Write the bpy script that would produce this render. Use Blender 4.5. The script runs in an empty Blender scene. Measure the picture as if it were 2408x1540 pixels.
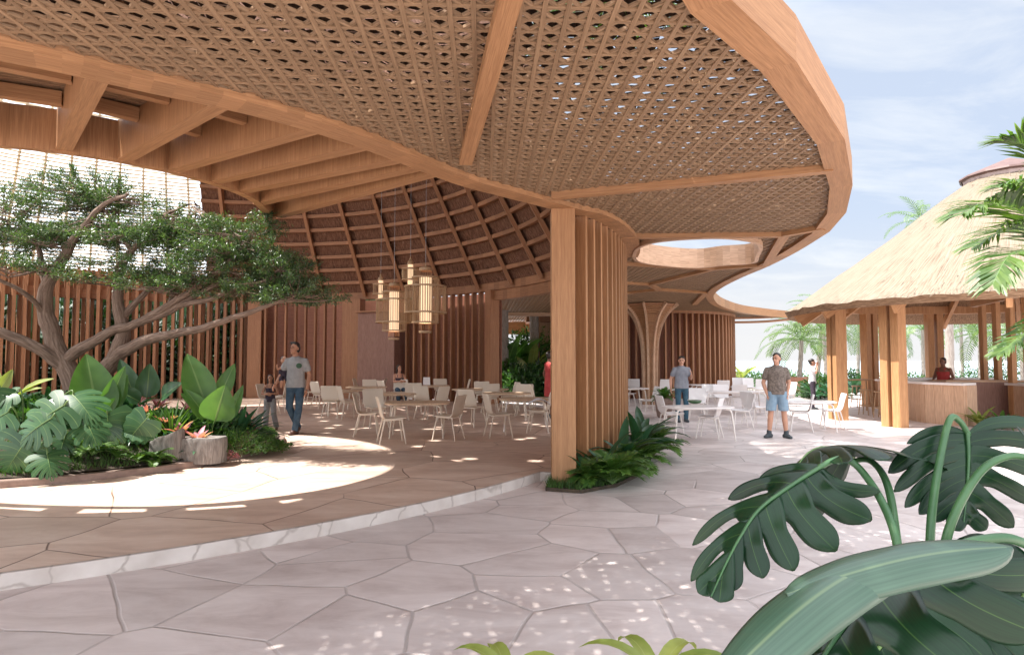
import bpy, bmesh, math, random
from mathutils import Vector, Matrix, noise
random.seed(11)
V = Vector
sc = bpy.context.scene
COL = sc.collection
rad = math.radians
PI = math.pi
# ------------------------------------------------------------------ camera
FPX, CX, CY, CAMH = 1500.0, 1204.0, 770.0, 1.65
TILT = math.atan(75 / 1500)
cam_d = bpy.data.cameras.new('camera')
cam = bpy.data.objects.new('camera', cam_d)
COL.objects.link(cam)
cam.location = (0, 0, CAMH)
cam.rotation_euler = (PI / 2 + TILT, 0, 0)
cam_d.sensor_width = 36
cam_d.lens = 36 * FPX / 2408
cam_d.clip_start = 0.05
cam_d.clip_end = 6000
sc.camera = cam

def ray(px, py):
    a = (px - CX) / FPX
    b = (CY - py) / FPX
    return V((a, math.cos(TILT) - b * math.sin(TILT), math.sin(TILT) + b * math.cos(TILT)))

def G(px, py, z=0.0):
    d = ray(px, py)
    return V((0, 0, CAMH)) + d * ((z - CAMH) / d.z)

def at(px, py, y):
    d = ray(px, py)
    return V((0, 0, CAMH)) + d * (y / d.y)

# ------------------------------------------------------------------ mesh builder
class MB:
    def __init__(s):
        s.v = []; s.f = []; s.uv = []; s.mi = []; s.cur = 0

    def face(s, pts, uvs=None):
        n = len(s.v)
        s.v.extend([tuple(p) for p in pts])
        s.f.append(tuple(range(n, n + len(pts))))
        s.uv.append(uvs if uvs else [(0, 0)] * len(pts))
        s.mi.append(s.cur)

    def grid(s, rows, uvf=None, wrap=False):
        n0 = len(s.v)
        nr, nc = len(rows), len(rows[0])
        for r in rows:
            s.v.extend([tuple(p) for p in r])
        for i in range(nr - 1):
            for j in range(nc if wrap else nc - 1):
                j2 = (j + 1) % nc
                s.f.append((n0 + i * nc + j, n0 + i * nc + j2, n0 + (i + 1) * nc + j2, n0 + (i + 1) * nc + j))
                if uvf:
                    s.uv.append([uvf(i, j), uvf(i, j + 1), uvf(i + 1, j + 1), uvf(i + 1, j)])
                else:
                    s.uv.append([(0, 0)] * 4)
                s.mi.append(s.cur)

    def bar(s, p0, p1, w, h, up=(0, 0, 1), u0=None):
        # a box from p0 to p1, w across, h along 'up'
        p0 = V(p0); p1 = V(p1)
        d = p1 - p0
        L = d.length
        if L < 1e-6: return
        d = d / L
        up = V(up)
        if abs(up.dot(d)) > .97: up = V((0, 1, 0)) if abs(d.y) < .9 else V((1, 0, 0))
        sd = d.cross(up).normalized()
        upv = sd.cross(d).normalized()
        a = sd * w * .5; b = upv * h * .5
        c = [p0 - a - b, p0 + a - b, p0 + a + b, p0 - a + b, p1 - a - b, p1 + a - b, p1 + a + b, p1 - a + b]
        u = random.random() * 20 if u0 is None else u0
        v0 = random.random() * 5
        for (i, j, k, l), vv, q in (((0, 1, 5, 4), 0, w), ((1, 2, 6, 5), w, h), ((2, 3, 7, 6), w + h, w), ((3, 0, 4, 7), 2 * w + h, h)):
            s.face([c[i], c[j], c[k], c[l]], [(u, v0 + vv), (u, v0 + vv + q), (u + L, v0 + vv + q), (u + L, v0 + vv)])
        s.face([c[3], c[2], c[1], c[0]], [(u, v0), (u + .01, v0 + w), (u + .02, v0 + w), (u, v0)])
        s.face([c[4], c[5], c[6], c[7]], [(u, v0), (u + .01, v0 + w), (u + .02, v0 + w), (u, v0)])

    def box(s, lo, hi, axis='z'):
        lo = V(lo); hi = V(hi); m = (lo + hi) / 2
        if axis == 'z': s.bar((m.x, m.y, lo.z), (m.x, m.y, hi.z), hi.x - lo.x, hi.y - lo.y, (0, 1, 0))
        elif axis == 'x': s.bar((lo.x, m.y, m.z), (hi.x, m.y, m.z), hi.y - lo.y, hi.z - lo.z)
        else: s.bar((m.x, lo.y, m.z), (m.x, hi.y, m.z), hi.x - lo.x, hi.z - lo.z)

    def tube(s, pts, rr, n=8, caps=True):
        pts = [V(p) for p in pts]
        if not hasattr(rr, '__len__'): rr = [rr] * len(pts)
        rows = []; ul = [0]
        ref = None
        for i, p in enumerate(pts):
            d = (pts[min(i + 1, len(pts) - 1)] - pts[max(i - 1, 0)])
            if d.length < 1e-9: d = V((0, 0, 1))
            d.normalize()
            if ref is None:
                ref = V((0, 0, 1)) if abs(d.z) < .9 else V((1, 0, 0))
            a = (ref - d * ref.dot(d)).normalized()
            ref = a
            b = d.cross(a)
            rows.append([p + (a * math.cos(t) + b * math.sin(t)) * rr[i] for t in [2 * PI * k / n for k in range(n)]])
            if i: ul.append(ul[-1] + (pts[i] - pts[i - 1]).length)
        r0 = max(rr)
        s.grid(rows, lambda i, j: (ul[i], j / n * 2 * PI * r0), wrap=True)
        if caps:
            s.face(rows[0][::-1]); s.face(rows[-1])

    def lathe(s, c, prof, n=24, a0=0, a1=2 * PI):
        # prof: (r, z) list
        full = abs(a1 - a0 - 2 * PI) < 1e-6
        m = n if full else n + 1
        rows = [[V((c[0] + r * math.cos(a0 + (a1 - a0) * k / n), c[1] + r * math.sin(a0 + (a1 - a0) * k / n), c[2] + z)) for k in range(m)] for r, z in prof]
        l = [0]
        for i in range(1, len(prof)):
            l.append(l[-1] + math.hypot(prof[i][0] - prof[i - 1][0], prof[i][1] - prof[i - 1][1]))
        R = max(p[0] for p in prof)
        s.grid(rows, lambda i, j: (l[i], j / n * (a1 - a0) * R), wrap=full)

    def sweep(s, path, prof, closed=False, flip=False):
        # path: list of (x, y, z); prof: closed loop of (offset to the left of travel, height); uv u runs along
        path = [V(p) for p in path]
        n = len(path)
        rows = []; ul = [0]
        for i, p in enumerate(path):
            if closed:
                d0 = path[i] - path[i - 1]; d1 = path[(i + 1) % n] - path[i]
            else:
                d0 = path[i] - path[i - 1] if i else path[1] - path[0]
                d1 = path[i + 1] - path[i] if i < n - 1 else d0
            a = V((-d0.y, d0.x, 0)).normalized(); b = V((-d1.y, d1.x, 0)).normalized()
            m = (a + b).normalized()
            k = 1 / max(.4, m.dot(b))
            rows.append([p + m * (o * k) + V((0, 0, h)) for o, h in prof])
            if i: ul.append(ul[-1] + (path[i] - path[i - 1]).length)
        if closed:
            ul.append(ul[-1] + (path[0] - path[-1]).length)
            rows.append(rows[0])
        pl = [0]
        for i in range(1, len(prof) + 1):
            q = prof[i % len(prof)]; w = prof[i - 1]
            pl.append(pl[-1] + math.hypot(q[0] - w[0], q[1] - w[1]))
        m = len(prof)
        for i in range(len(rows) - 1):
            for j in range(m):
                j2 = (j + 1) % m
                s.face([rows[i][j], rows[i][j2], rows[i + 1][j2], rows[i + 1][j]],
                       [(ul[i], pl[j]), (ul[i], pl[j + 1]), (ul[i + 1], pl[j + 1]), (ul[i + 1], pl[j])])
        if not closed:
            s.face(rows[0][::-1]); s.face(rows[-1])

    def prism(s, poly, z0, z1, top=True, bottom=True):
        n = len(poly); l = 0
        for i in range(n):
            a = poly[i]; b = poly[(i + 1) % n]
            w = math.hypot(b[0] - a[0], b[1] - a[1])
            s.face([(a[0], a[1], z0), (b[0], b[1], z0), (b[0], b[1], z1), (a[0], a[1], z1)], [(z0, l), (z0, l + w), (z1, l + w), (z1, l)])
            l += w
        if top: s.face([(p[0], p[1], z1) for p in poly], [(p[0], p[1]) for p in poly])
        if bottom: s.face([(p[0], p[1], z0) for p in poly[::-1]], [(p[0], p[1]) for p in poly[::-1]])

    def build(s, name, mat, parent=None, smooth=False, loc=None, merge=False, bevel=0):
        me = bpy.data.meshes.new(name)
        o0 = V(loc) if loc is not None else V((0, 0, 0))
        me.from_pydata([(x - o0.x, y - o0.y, z - o0.z) for x, y, z in s.v], [], s.f)
        uvl = me.uv_layers.new(name='UVMap')
        flat = [c for f in s.uv for q in f for c in q]
        uvl.data.foreach_set('uv', flat)
        mats = mat if isinstance(mat, (list, tuple)) else [mat]
        for m in mats: me.materials.append(m)
        me.polygons.foreach_set('material_index', s.mi)
        if merge:
            b = bmesh.new(); b.from_mesh(me)
            bmesh.ops.remove_doubles(b, verts=b.verts, dist=1e-4)
            bmesh.ops.recalc_face_normals(b, faces=b.faces)
            b.to_mesh(me); b.free()
        if smooth:
            me.polygons.foreach_set('use_smooth', [True] * len(me.polygons))
        me.update()
        o = bpy.data.objects.new(name, me)
        COL.objects.link(o)
        if parent is not None:
            o.parent = parent
        if loc is not None: o.location = loc
        if bevel:
            bv = o.modifiers.new('bevel', 'BEVEL'); bv.width = bevel; bv.segments = 2; bv.limit_method = 'ANGLE'; bv.angle_limit = rad(40)
        return o

def tag(o, label, cat, group=None):
    o['label'] = label; o['category'] = cat
    if group: o['group'] = group
    return o

def structure(o):
    o['kind'] = 'structure'
    return o

def thing(name, label, cat, loc=(0, 0, 0), rz=0, group=None):
    o = bpy.data.objects.new(name, None)
    COL.objects.link(o)
    o.empty_display_size = .2
    o.location = loc; o.rotation_euler = (0, 0, rz)
    return tag(o, label, cat, group)

def kids(o):
    return [c for c in bpy.data.objects if c.parent == o]

def dup(root, loc, rz, label, group=None, ch=None, scale=None):
    r = root.copy(); COL.objects.link(r)
    r.location = loc; r.rotation_euler = (0, 0, rz); r['label'] = label
    if group: r['group'] = group
    if scale: r.scale = scale
    for c, gs in ch:
        q = c.copy(); COL.objects.link(q); q.parent = r
        for g in gs:
            w = g.copy(); COL.objects.link(w); w.parent = q
    return r

def tree_of(root):
    return [(c, kids(c)) for c in kids(root)]

def catmull(P, k=6, closed=False):
    P = [V((p[0], p[1], p[2] if len(p) > 2 else 0)) for p in P]
    n = len(P); out = []
    for i in range(n if closed else n - 1):
        if closed:
            a, b, c, d = P[i - 1], P[i], P[(i + 1) % n], P[(i + 2) % n]
        else:
            a = P[max(i - 1, 0)]; b = P[i]; c = P[i + 1]; d = P[min(i + 2, n - 1)]
        for j in range(k):
            t = j / k
            out.append(.5 * ((2 * b) + (c - a) * t + (2 * a - 5 * b + 4 * c - d) * t * t + (3 * b - a - 3 * c + d) * t ** 3))
    if not closed: out.append(P[-1])
    return out

def inpoly(x, y, poly):
    c = False; n = len(poly); j = n - 1
    for i in range(n):
        xi, yi = poly[i][0], poly[i][1]; xj, yj = poly[j][0], poly[j][1]
        if (yi > y) != (yj > y) and x < (xj - xi) * (y - yi) / (yj - yi) + xi: c = not c
        j = i
    return c

def clip(p, d, polys):
    # parameter intervals of line p + t d inside the polygons (even-odd)
    ts = []
    for poly in polys:
        n = len(poly)
        for i in range(n):
            ax, ay = poly[i][0], poly[i][1]; bx, by = poly[(i + 1) % n][0], poly[(i + 1) % n][1]
            ex, ey = bx - ax, by - ay
            den = d[0] * ey - d[1] * ex
            if abs(den) < 1e-9: continue
            t = ((ax - p[0]) * ey - (ay - p[1]) * ex) / den
            u = ((ax - p[0]) * d[1] - (ay - p[1]) * d[0]) / den
            if 0 <= u < 1: ts.append(t)
    ts.sort()
    return [(ts[i], ts[i + 1]) for i in range(0, len(ts) - 1, 2)]

def resample(path, step):
    path = [V(p) for p in path]
    out = [(path[0], (path[1] - path[0]).normalized())]
    acc = 0; need = step
    for i in range(len(path) - 1):
        a, b = path[i], path[i + 1]; L = (b - a).length
        if L < 1e-9: continue
        while acc + L >= need:
            t = (need - acc) / L
            out.append((a.lerp(b, t), (b - a) / L)); need += step
        acc += L
    return out

# ------------------------------------------------------------------ materials
def new_mat(name):
    m = bpy.data.materials.new(name); m.use_nodes = True
    nt = m.node_tree; nt.nodes.clear()
    out = nt.nodes.new('ShaderNodeOutputMaterial')
    return m, nt, out

def N(nt, t, **kw):
    n = nt.nodes.new(t)
    for k, v in kw.items():
        if k in n.inputs: n.inputs[k].default_value = v
        else: setattr(n, k, v)
    return n

def L(nt, a, ao, b, bi):
    nt.links.new(a.outputs[ao], b.inputs[bi])

def ramp(nt, stops):
    r = nt.nodes.new('ShaderNodeValToRGB')
    e = r.color_ramp.elements
    while len(e) < len(stops): e.new(.5)
    for i, (p, c) in enumerate(stops):
        e[i].position = p; e[i].color = (c[0], c[1], c[2], 1)
    return r

def mixc(nt, fac, a, b, blend='MIX'):
    m = nt.nodes.new('ShaderNodeMix'); m.data_type = 'RGBA'; m.blend_type = blend
    for s, q in ((0, fac), (6, a), (7, b)):
        if isinstance(q, tuple) and hasattr(q[0], 'outputs'): nt.links.new(q[0].outputs[q[1]], m.inputs[s])
        elif isinstance(q, tuple): m.inputs[s].default_value = (q[0], q[1], q[2], 1)
        else: m.inputs[s].default_value = q
    return m

def mapping(nt, kind, scale, rot=(0, 0, 0)):
    tc = nt.nodes.new('ShaderNodeTexCoord'); mp = nt.nodes.new('ShaderNodeMapping')
    mp.inputs['Scale'].default_value = scale; mp.inputs['Rotation'].default_value = rot
    L(nt, tc, kind, mp, 'Vector')
    return mp

def wood(name, c1, c2, rough=.55, su=.5, sv=16, var=.12, bump=.12):
    m, nt, out = new_mat(name)
    mp = mapping(nt, 'UV', (su, sv, 1))
    gm = N(nt, 'ShaderNodeNewGeometry')
    sh = N(nt, 'ShaderNodeVectorMath', operation='ADD')
    rm = N(nt, 'ShaderNodeMath', operation='MULTIPLY'); rm.inputs[1].default_value = 37
    L(nt, gm, 'Random Per Island', rm, 0); L(nt, mp, 0, sh, 0); L(nt, rm, 0, sh, 1)
    n1 = N(nt, 'ShaderNodeTexNoise', Scale=2.2, Detail=5, Roughness=.6)
    L(nt, sh, 0, n1, 'Vector')
    n2 = N(nt, 'ShaderNodeTexNoise', Scale=9, Detail=3)
    L(nt, sh, 0, n2, 'Vector')
    r = ramp(nt, [(.3, c1), (.7, c2)])
    L(nt, n1, 'Fac', r, 'Fac')
    r2 = ramp(nt, [(.35, (.74, .71, .68)), (.65, (1.12, 1.12, 1.12))])
    L(nt, n2, 'Fac', r2, 'Fac')
    mx = mixc(nt, .7, (r, 0), (r2, 0), 'MULTIPLY')
    hv = N(nt, 'ShaderNodeHueSaturation')
    mr = N(nt, 'ShaderNodeMapRange'); mr.inputs['To Min'].default_value = 1 - var; mr.inputs['To Max'].default_value = 1 + var
    L(nt, gm, 'Random Per Island', mr, 'Value'); L(nt, mr, 0, hv, 'Value'); L(nt, mx, 2, hv, 'Color')
    b = N(nt, 'ShaderNodeBsdfPrincipled', Roughness=rough)
    b.inputs['Specular IOR Level'].default_value = .35
    L(nt, hv, 0, b, 'Base Color')
    bp = N(nt, 'ShaderNodeBump', Strength=bump, Distance=.01)
    L(nt, n2, 'Fac', bp, 'Height'); L(nt, bp, 0, b, 'Normal')
    L(nt, b, 0, out, 0)
    return m

def plain(name, c, rough=.5, c2=None, scale=20, kind='Object', spec=.5, bump=0, metal=0):
    m, nt, out = new_mat(name)
    b = N(nt, 'ShaderNodeBsdfPrincipled', Roughness=rough, Metallic=metal)
    b.inputs['Specular IOR Level'].default_value = spec
    mp = mapping(nt, kind, (1, 1, 1))
    n1 = N(nt, 'ShaderNodeTexNoise', Scale=scale, Detail=4)
    L(nt, mp, 0, n1, 'Vector')
    c2 = c2 or tuple(min(1, x * 1.15) for x in c)
    r = ramp(nt, [(.3, c), (.7, c2)])
    L(nt, n1, 'Fac', r, 'Fac'); L(nt, r, 0, b, 'Base Color')
    if bump:
        bp = N(nt, 'ShaderNodeBump', Strength=bump, Distance=.02)
        L(nt, n1, 'Fac', bp, 'Height'); L(nt, bp, 0, b, 'Normal')
    L(nt, b, 0, out, 0)
    return m

def leafmat(name, c1, c2, vein=None, vw=(.02, .075), trans=.3, rough=.35, back=None, rib=0, var=.25, spec=.5, tcol=None):
    # uv.x = across (-1..1 round a vein), uv.y = 0..1 outward
    m, nt, out = new_mat(name)
    gm = N(nt, 'ShaderNodeNewGeometry')
    mp = mapping(nt, 'Object', (1, 1, 1))
    n1 = N(nt, 'ShaderNodeTexNoise', Scale=3.5, Detail=3)
    L(nt, mp, 0, n1, 'Vector')
    ad = N(nt, 'ShaderNodeMath', operation='ADD')
    ml = N(nt, 'ShaderNodeMath', operation='MULTIPLY_ADD'); ml.inputs[1].default_value = var * 2; ml.inputs[2].default_value = -var
    L(nt, gm, 'Random Per Island', ml, 0); L(nt, n1, 'Fac', ad, 0); L(nt, ml, 0, ad, 1)
    r = ramp(nt, [(.25, c1), (.75, c2)])
    L(nt, ad, 0, r, 'Fac')
    colr = (r, 0)
    uv = N(nt, 'ShaderNodeTexCoord'); sx = N(nt, 'ShaderNodeSeparateXYZ')
    L(nt, uv, 'UV', sx, 0)
    if rib:
        w = N(nt, 'ShaderNodeTexNoise', Scale=1, Detail=2)
        mp2 = mapping(nt, 'UV', (rib, .8, 1)); L(nt, mp2, 0, w, 'Vector')
        r3 = ramp(nt, [(.35, (.72, .75, .72)), (.65, (1.18, 1.15, 1.1))])
        L(nt, w, 'Fac', r3, 'Fac')
        colr = (mixc(nt, .8, colr, (r3, 0), 'MULTIPLY'), 2)
    if vein:
        ab = N(nt, 'ShaderNodeMath', operation='ABSOLUTE'); L(nt, sx, 0, ab, 0)
        mr = N(nt, 'ShaderNodeMapRange'); mr.inputs[1].default_value = vw[0]; mr.inputs[2].default_value = vw[1]; mr.inputs[3].default_value = 1; mr.inputs[4].default_value = 0
        L(nt, ab, 0, mr, 0)
        colr = (mixc(nt, (mr, 0), colr, vein), 2)
    if back:
        colr = (mixc(nt, (gm, 'Backfacing'), colr, back), 2)
    b = N(nt, 'ShaderNodeBsdfPrincipled', Roughness=rough)
    b.inputs['Specular IOR Level'].default_value = spec
    nt.links.new(colr[0].outputs[colr[1]], b.inputs['Base Color'])
    t = N(nt, 'ShaderNodeBsdfTranslucent')
    tc = mixc(nt, 1.0, colr, tcol or (1.5, 1.6, .5), 'MULTIPLY')
    L(nt, tc, 2, t, 'Color')
    ms = N(nt, 'ShaderNodeMixShader'); ms.inputs[0].default_value = trans
    L(nt, b, 0, ms, 1); L(nt, t, 0, ms, 2); L(nt, ms, 0, out, 0)
    return m

def stone_tiles(name, c1, c2, c3, joint, scale, jw=.014, rough=.45, rot=0.3, jit=.9):
    m, nt, out = new_mat(name)
    mp = mapping(nt, 'Object', (1, 1, 1), (0, 0, rot))
    dn = N(nt, 'ShaderNodeTexNoise', Scale=1.3, Detail=1)
    L(nt, mp, 0, dn, 'Vector')
    vm = N(nt, 'ShaderNodeVectorMath', operation='MULTIPLY_ADD')
    vm.inputs[1].default_value = (.12, .12, 0); L(nt, dn, 'Color', vm, 0); L(nt, mp, 0, vm, 2)
    vo = N(nt, 'ShaderNodeTexVoronoi', Scale=scale, Randomness=jit); vo.feature = 'DISTANCE_TO_EDGE'; vo.voronoi_dimensions = '2D'
    L(nt, vm, 0, vo, 'Vector')
    vc = N(nt, 'ShaderNodeTexVoronoi', Scale=scale, Randomness=jit); vc.voronoi_dimensions = '2D'
    L(nt, vm, 0, vc, 'Vector')
    # joint: visible only along part of the edges
    jn = N(nt, 'ShaderNodeTexNoise', Scale=.9, Detail=2); L(nt, mp, 0, jn, 'Vector')
    jr = N(nt, 'ShaderNodeMapRange'); jr.inputs[1].default_value = .36; jr.inputs[2].default_value = .5; jr.inputs[3].default_value = .25; jr.inputs[4].default_value = 1
    L(nt, jn, 'Fac', jr, 0)
    e = N(nt, 'ShaderNodeMapRange'); e.inputs[1].default_value = jw * scale * .35; e.inputs[2].default_value = jw * scale; e.inputs[3].default_value = 1; e.inputs[4].default_value = 0
    L(nt, vo, 'Distance', e, 0)
    em = N(nt, 'ShaderNodeMath', operation='MULTIPLY'); L(nt, e, 0, em, 0); L(nt, jr, 0, em, 1)
    # streaky stone
    mp2 = mapping(nt, 'Object', (.9, 2.2, 1), (0, 0, .12))
    sp = N(nt, 'ShaderNodeVectorMath', operation='MULTIPLY_ADD'); sp.inputs[1].default_value = (9, 9, 9)
    L(nt, vc, 'Color', sp, 0); L(nt, mp2, 0, sp, 2)
    n1 = N(nt, 'ShaderNodeTexNoise', Scale=1.1, Detail=9, Roughness=.68, Distortion=.5); L(nt, sp, 0, n1, 'Vector')
    r = ramp(nt, [(.28, c1), (.5, c2), (.74, c3)])
    L(nt, n1, 'Fac', r, 'Fac')
    hv = N(nt, 'ShaderNodeHueSaturation')
    sx = N(nt, 'ShaderNodeSeparateXYZ'); L(nt, vc, 'Color', sx, 0)
    mr = N(nt, 'ShaderNodeMapRange'); mr.inputs[3].default_value = .86; mr.inputs[4].default_value = 1.08
    L(nt, sx, 0, mr, 0); L(nt, mr, 0, hv, 'Value'); L(nt, r, 0, hv, 'Color')
    mx = mixc(nt, (em, 0), (hv, 0), joint)
    b = N(nt, 'ShaderNodeBsdfPrincipled')
    L(nt, mx, 2, b, 'Base Color')
    n3 = N(nt, 'ShaderNodeTexNoise', Scale=6, Detail=5); L(nt, mp, 0, n3, 'Vector')
    rr = N(nt, 'ShaderNodeMapRange'); rr.inputs[3].default_value = rough - .1; rr.inputs[4].default_value = rough + .15
    L(nt, n3, 'Fac', rr, 0); L(nt, rr, 0, b, 'Roughness')
    hm = N(nt, 'ShaderNodeMath', operation='MULTIPLY_ADD'); hm.inputs[1].default_value = -1; L(nt, em, 0, hm, 0)
    n3s = N(nt, 'ShaderNodeMath', operation='MULTIPLY'); n3s.inputs[1].default_value = .25; L(nt, n1, 'Fac', n3s, 0)
    L(nt, n3s, 0, hm, 2)
    bp = N(nt, 'ShaderNodeBump', Strength=.55, Distance=.012); L(nt, hm, 0, bp, 'Height'); L(nt, bp, 0, b, 'Normal')
    L(nt, b, 0, out, 0)
    return m

def thatch(name, c1, c2, c3, su=3, sv=60, bump=.8, fleck=None):
    m, nt, out = new_mat(name)
    mp = mapping(nt, 'UV', (su, sv, 1))
    n1 = N(nt, 'ShaderNodeTexNoise', Scale=1, Detail=5, Roughness=.65, Distortion=.4); L(nt, mp, 0, n1, 'Vector')
    r = ramp(nt, [(.3, c1), (.5, c2), (.72, c3)])
    L(nt, n1, 'Fac', r, 'Fac')
    col = (r, 0)
    if fleck:
        mp2 = mapping(nt, 'UV', (11, 26, 1))
        v = N(nt, 'ShaderNodeTexVoronoi', Scale=1); L(nt, mp2, 0, v, 'Vector')
        mr = N(nt, 'ShaderNodeMapRange'); mr.inputs[1].default_value = .08; mr.inputs[2].default_value = .16; mr.inputs[3].default_value = 1; mr.inputs[4].default_value = 0
        L(nt, v, 'Distance', mr, 0)
        sx = N(nt, 'ShaderNodeSeparateXYZ'); L(nt, v, 'Color', sx, 0)
        th = N(nt, 'ShaderNodeMath', operation='GREATER_THAN'); th.inputs[1].default_value = .55; L(nt, sx, 0, th, 0)
        mm = N(nt, 'ShaderNodeMath', operation='MULTIPLY'); L(nt, mr, 0, mm, 0); L(nt, th, 0, mm, 1)
        col = (mixc(nt, (mm, 0), col, fleck), 2)
    b = N(nt, 'ShaderNodeBsdfPrincipled', Roughness=.85)
    b.inputs['Specular IOR Level'].default_value = .15
    nt.links.new(col[0].outputs[col[1]], b.inputs['Base Color'])
    bp = N(nt, 'ShaderNodeBump', Strength=bump, Distance=.03); L(nt, n1, 'Fac', bp, 'Height'); L(nt, bp, 0, b, 'Normal')
    L(nt, b, 0, out, 0)
    return m

M = {}
M['wood'] = wood('warm_timber', (.315, .158, .073), (.43, .232, .112))
M['wood_slat'] = wood('slat_timber', (.275, .13, .066), (.375, .19, .10), var=.18)
M['wood_dark'] = wood('deep_red_timber', (.20, .075, .045), (.30, .125, .075))
M['wood_lat'] = wood('lattice_timber', (.225, .138, .078), (.315, .205, .120), var=.15)
M['wood_pale'] = wood('pale_plywood', (.50, .32, .21), (.60, .40, .27), var=.05, sv=7)
M['wood_mauve'] = wood('mauve_panel', (.24, .13, .10), (.29, .165, .13), var=.03, sv=6)
M['wood_table'] = wood('table_oak', (.52, .37, .25), (.64, .47, .33), sv=10)
M['wood_bar'] = wood('bar_timber', (.38, .19, .085), (.50, .275, .13), sv=10)
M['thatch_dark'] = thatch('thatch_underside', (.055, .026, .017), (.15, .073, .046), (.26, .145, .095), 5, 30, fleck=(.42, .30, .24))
M['thatch_mid'] = thatch('thatch_brown', (.09, .05, .03), (.24, .15, .09), (.40, .27, .17), 5, 40)
M['thatch_light'] = thatch('straw_roof', (.095, .070, .050), (.208, .166, .124), (.255, .213, .168), 1.3, 26, bump=.6)
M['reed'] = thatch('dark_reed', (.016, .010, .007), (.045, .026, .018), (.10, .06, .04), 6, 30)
M['terrace'] = stone_tiles('terrace_stone', (.44, .360, .34), (.62, .545, .522), (.76, .69, .668), (.42, .37, .355), 1.25, jw=.015, jit=1.0)
M['platform'] = stone_tiles('platform_stone', (.42, .285, .22), (.58, .43, .345), (.70, .565, .475), (.15, .09, .065), .8, jw=.011)
SKY_STRENGTH = .15
SUN_STRENGTH = 5.0
EXPOSURE = 1.28
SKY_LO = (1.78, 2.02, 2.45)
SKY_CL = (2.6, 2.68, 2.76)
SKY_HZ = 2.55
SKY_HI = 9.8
def marble(name):
    m, nt, out = new_mat(name)
    mp = mapping(nt, 'UV', (1.0, 1.0, 1))
    vo = N(nt, 'ShaderNodeTexVoronoi', Scale=2.4); vo.feature = 'DISTANCE_TO_EDGE'
    dn = N(nt, 'ShaderNodeTexNoise', Scale=4, Detail=3); L(nt, mp, 0, dn, 'Vector')
    vm = N(nt, 'ShaderNodeVectorMath', operation='MULTIPLY_ADD'); vm.inputs[1].default_value = (.25, .25, 0)
    L(nt, dn, 'Color', vm, 0); L(nt, mp, 0, vm, 2); L(nt, vm, 0, vo, 'Vector')
    e = N(nt, 'ShaderNodeMapRange'); e.inputs[1].default_value = .006; e.inputs[2].default_value = .035; e.inputs[3].default_value = 1; e.inputs[4].default_value = 0
    L(nt, vo, 'Distance', e, 0)
    n2 = N(nt, 'ShaderNodeTexNoise', Scale=3, Detail=6); L(nt, mp, 0, n2, 'Vector')
    r = ramp(nt, [(.3, (.50, .44, .40)), (.7, (.68, .63, .59))]); L(nt, n2, 'Fac', r, 'Fac')
    ms = N(nt, 'ShaderNodeMath', operation='MULTIPLY'); L(nt, e, 0, ms, 0); L(nt, n2, 'Fac', ms, 1)
    mx = mixc(nt, (ms, 0), (r, 0), (.25, .20, .17))
    b = N(nt, 'ShaderNodeBsdfPrincipled', Roughness=.4); L(nt, mx, 2, b, 'Base Color'); L(nt, b, 0, out, 0)
    return m

def emit(name, c, s):
    m, nt, out = new_mat(name)
    b = N(nt, 'ShaderNodeBsdfPrincipled', Roughness=.6)
    b.inputs['Base Color'].default_value = (*c, 1)
    b.inputs['Emission Color'].default_value = (*c, 1); b.inputs['Emission Strength'].default_value = s
    mp = mapping(nt, 'UV', (1, 1, 1)); sx = N(nt, 'ShaderNodeSeparateXYZ'); L(nt, mp, 0, sx, 0)
    L(nt, b, 0, out, 0)
    return m

def bark(name, c1, c2, c3):
    m, nt, out = new_mat(name)
    mp = mapping(nt, 'UV', (2.2, 16, 1))
    n1 = N(nt, 'ShaderNodeTexNoise', Scale=1.6, Detail=6, Roughness=.65, Distortion=.7); L(nt, mp, 0, n1, 'Vector')
    r = ramp(nt, [(.3, c1), (.5, c2), (.72, c3)]); L(nt, n1, 'Fac', r, 'Fac')
    b = N(nt, 'ShaderNodeBsdfPrincipled', Roughness=.85); L(nt, r, 0, b, 'Base Color')
    bp = N(nt, 'ShaderNodeBump', Strength=.9, Distance=.03); L(nt, n1, 'Fac', bp, 'Height'); L(nt, bp, 0, b, 'Normal')
    L(nt, b, 0, out, 0)
    return m

def denim(name, c1, c2):
    return plain(name, c1, .8, c2, 9, spec=.2, bump=.3)

M['marble'] = marble('veined_marble')
M['curb'] = plain('curb_stone', (.19, .125, .10), .7, (.30, .21, .17), 9, bump=.5)
M['stump'] = bark('grey_wood', (.09, .078, .07), (.21, .19, .175), (.32, .295, .275))
M['soil'] = plain('soil', (.03, .022, .015), .9, (.07, .05, .03), 14, bump=.8)
M['shell'] = plain('shaded_shell', (.66, .58, .48), .42, (.70, .62, .52), 3)  # white chair shell with the indoor shade put into its tone
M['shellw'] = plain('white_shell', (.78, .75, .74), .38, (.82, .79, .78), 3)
M['leg'] = plain('cream_shade_leg', (.68, .60, .50), .4, (.72, .64, .54), 6)  # white chair leg toned down for indoor shade; table legs share it
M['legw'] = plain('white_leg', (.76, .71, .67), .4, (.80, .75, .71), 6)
M['tabw'] = plain('white_top', (.74, .69, .67), .35, (.78, .73, .71), 2)
M['bark'] = bark('tree_bark', (.085, .052, .038), (.20, .135, .10), (.34, .25, .20))
M['palmbark'] = bark('palm_bark', (.16, .13, .11), (.27, .24, .21), (.40, .36, .33))
M['grey'] = plain('dull_metal', (.25, .25, .26), .4, (.3, .3, .31), 5, metal=.6)
M['glassdark'] = plain('dark_window', (.012, .014, .012), .12, (.03, .035, .03), 3)
M['capb'] = plain('brown_cap', (.10, .055, .05), .6, (.13, .075, .065), 5)
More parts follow.
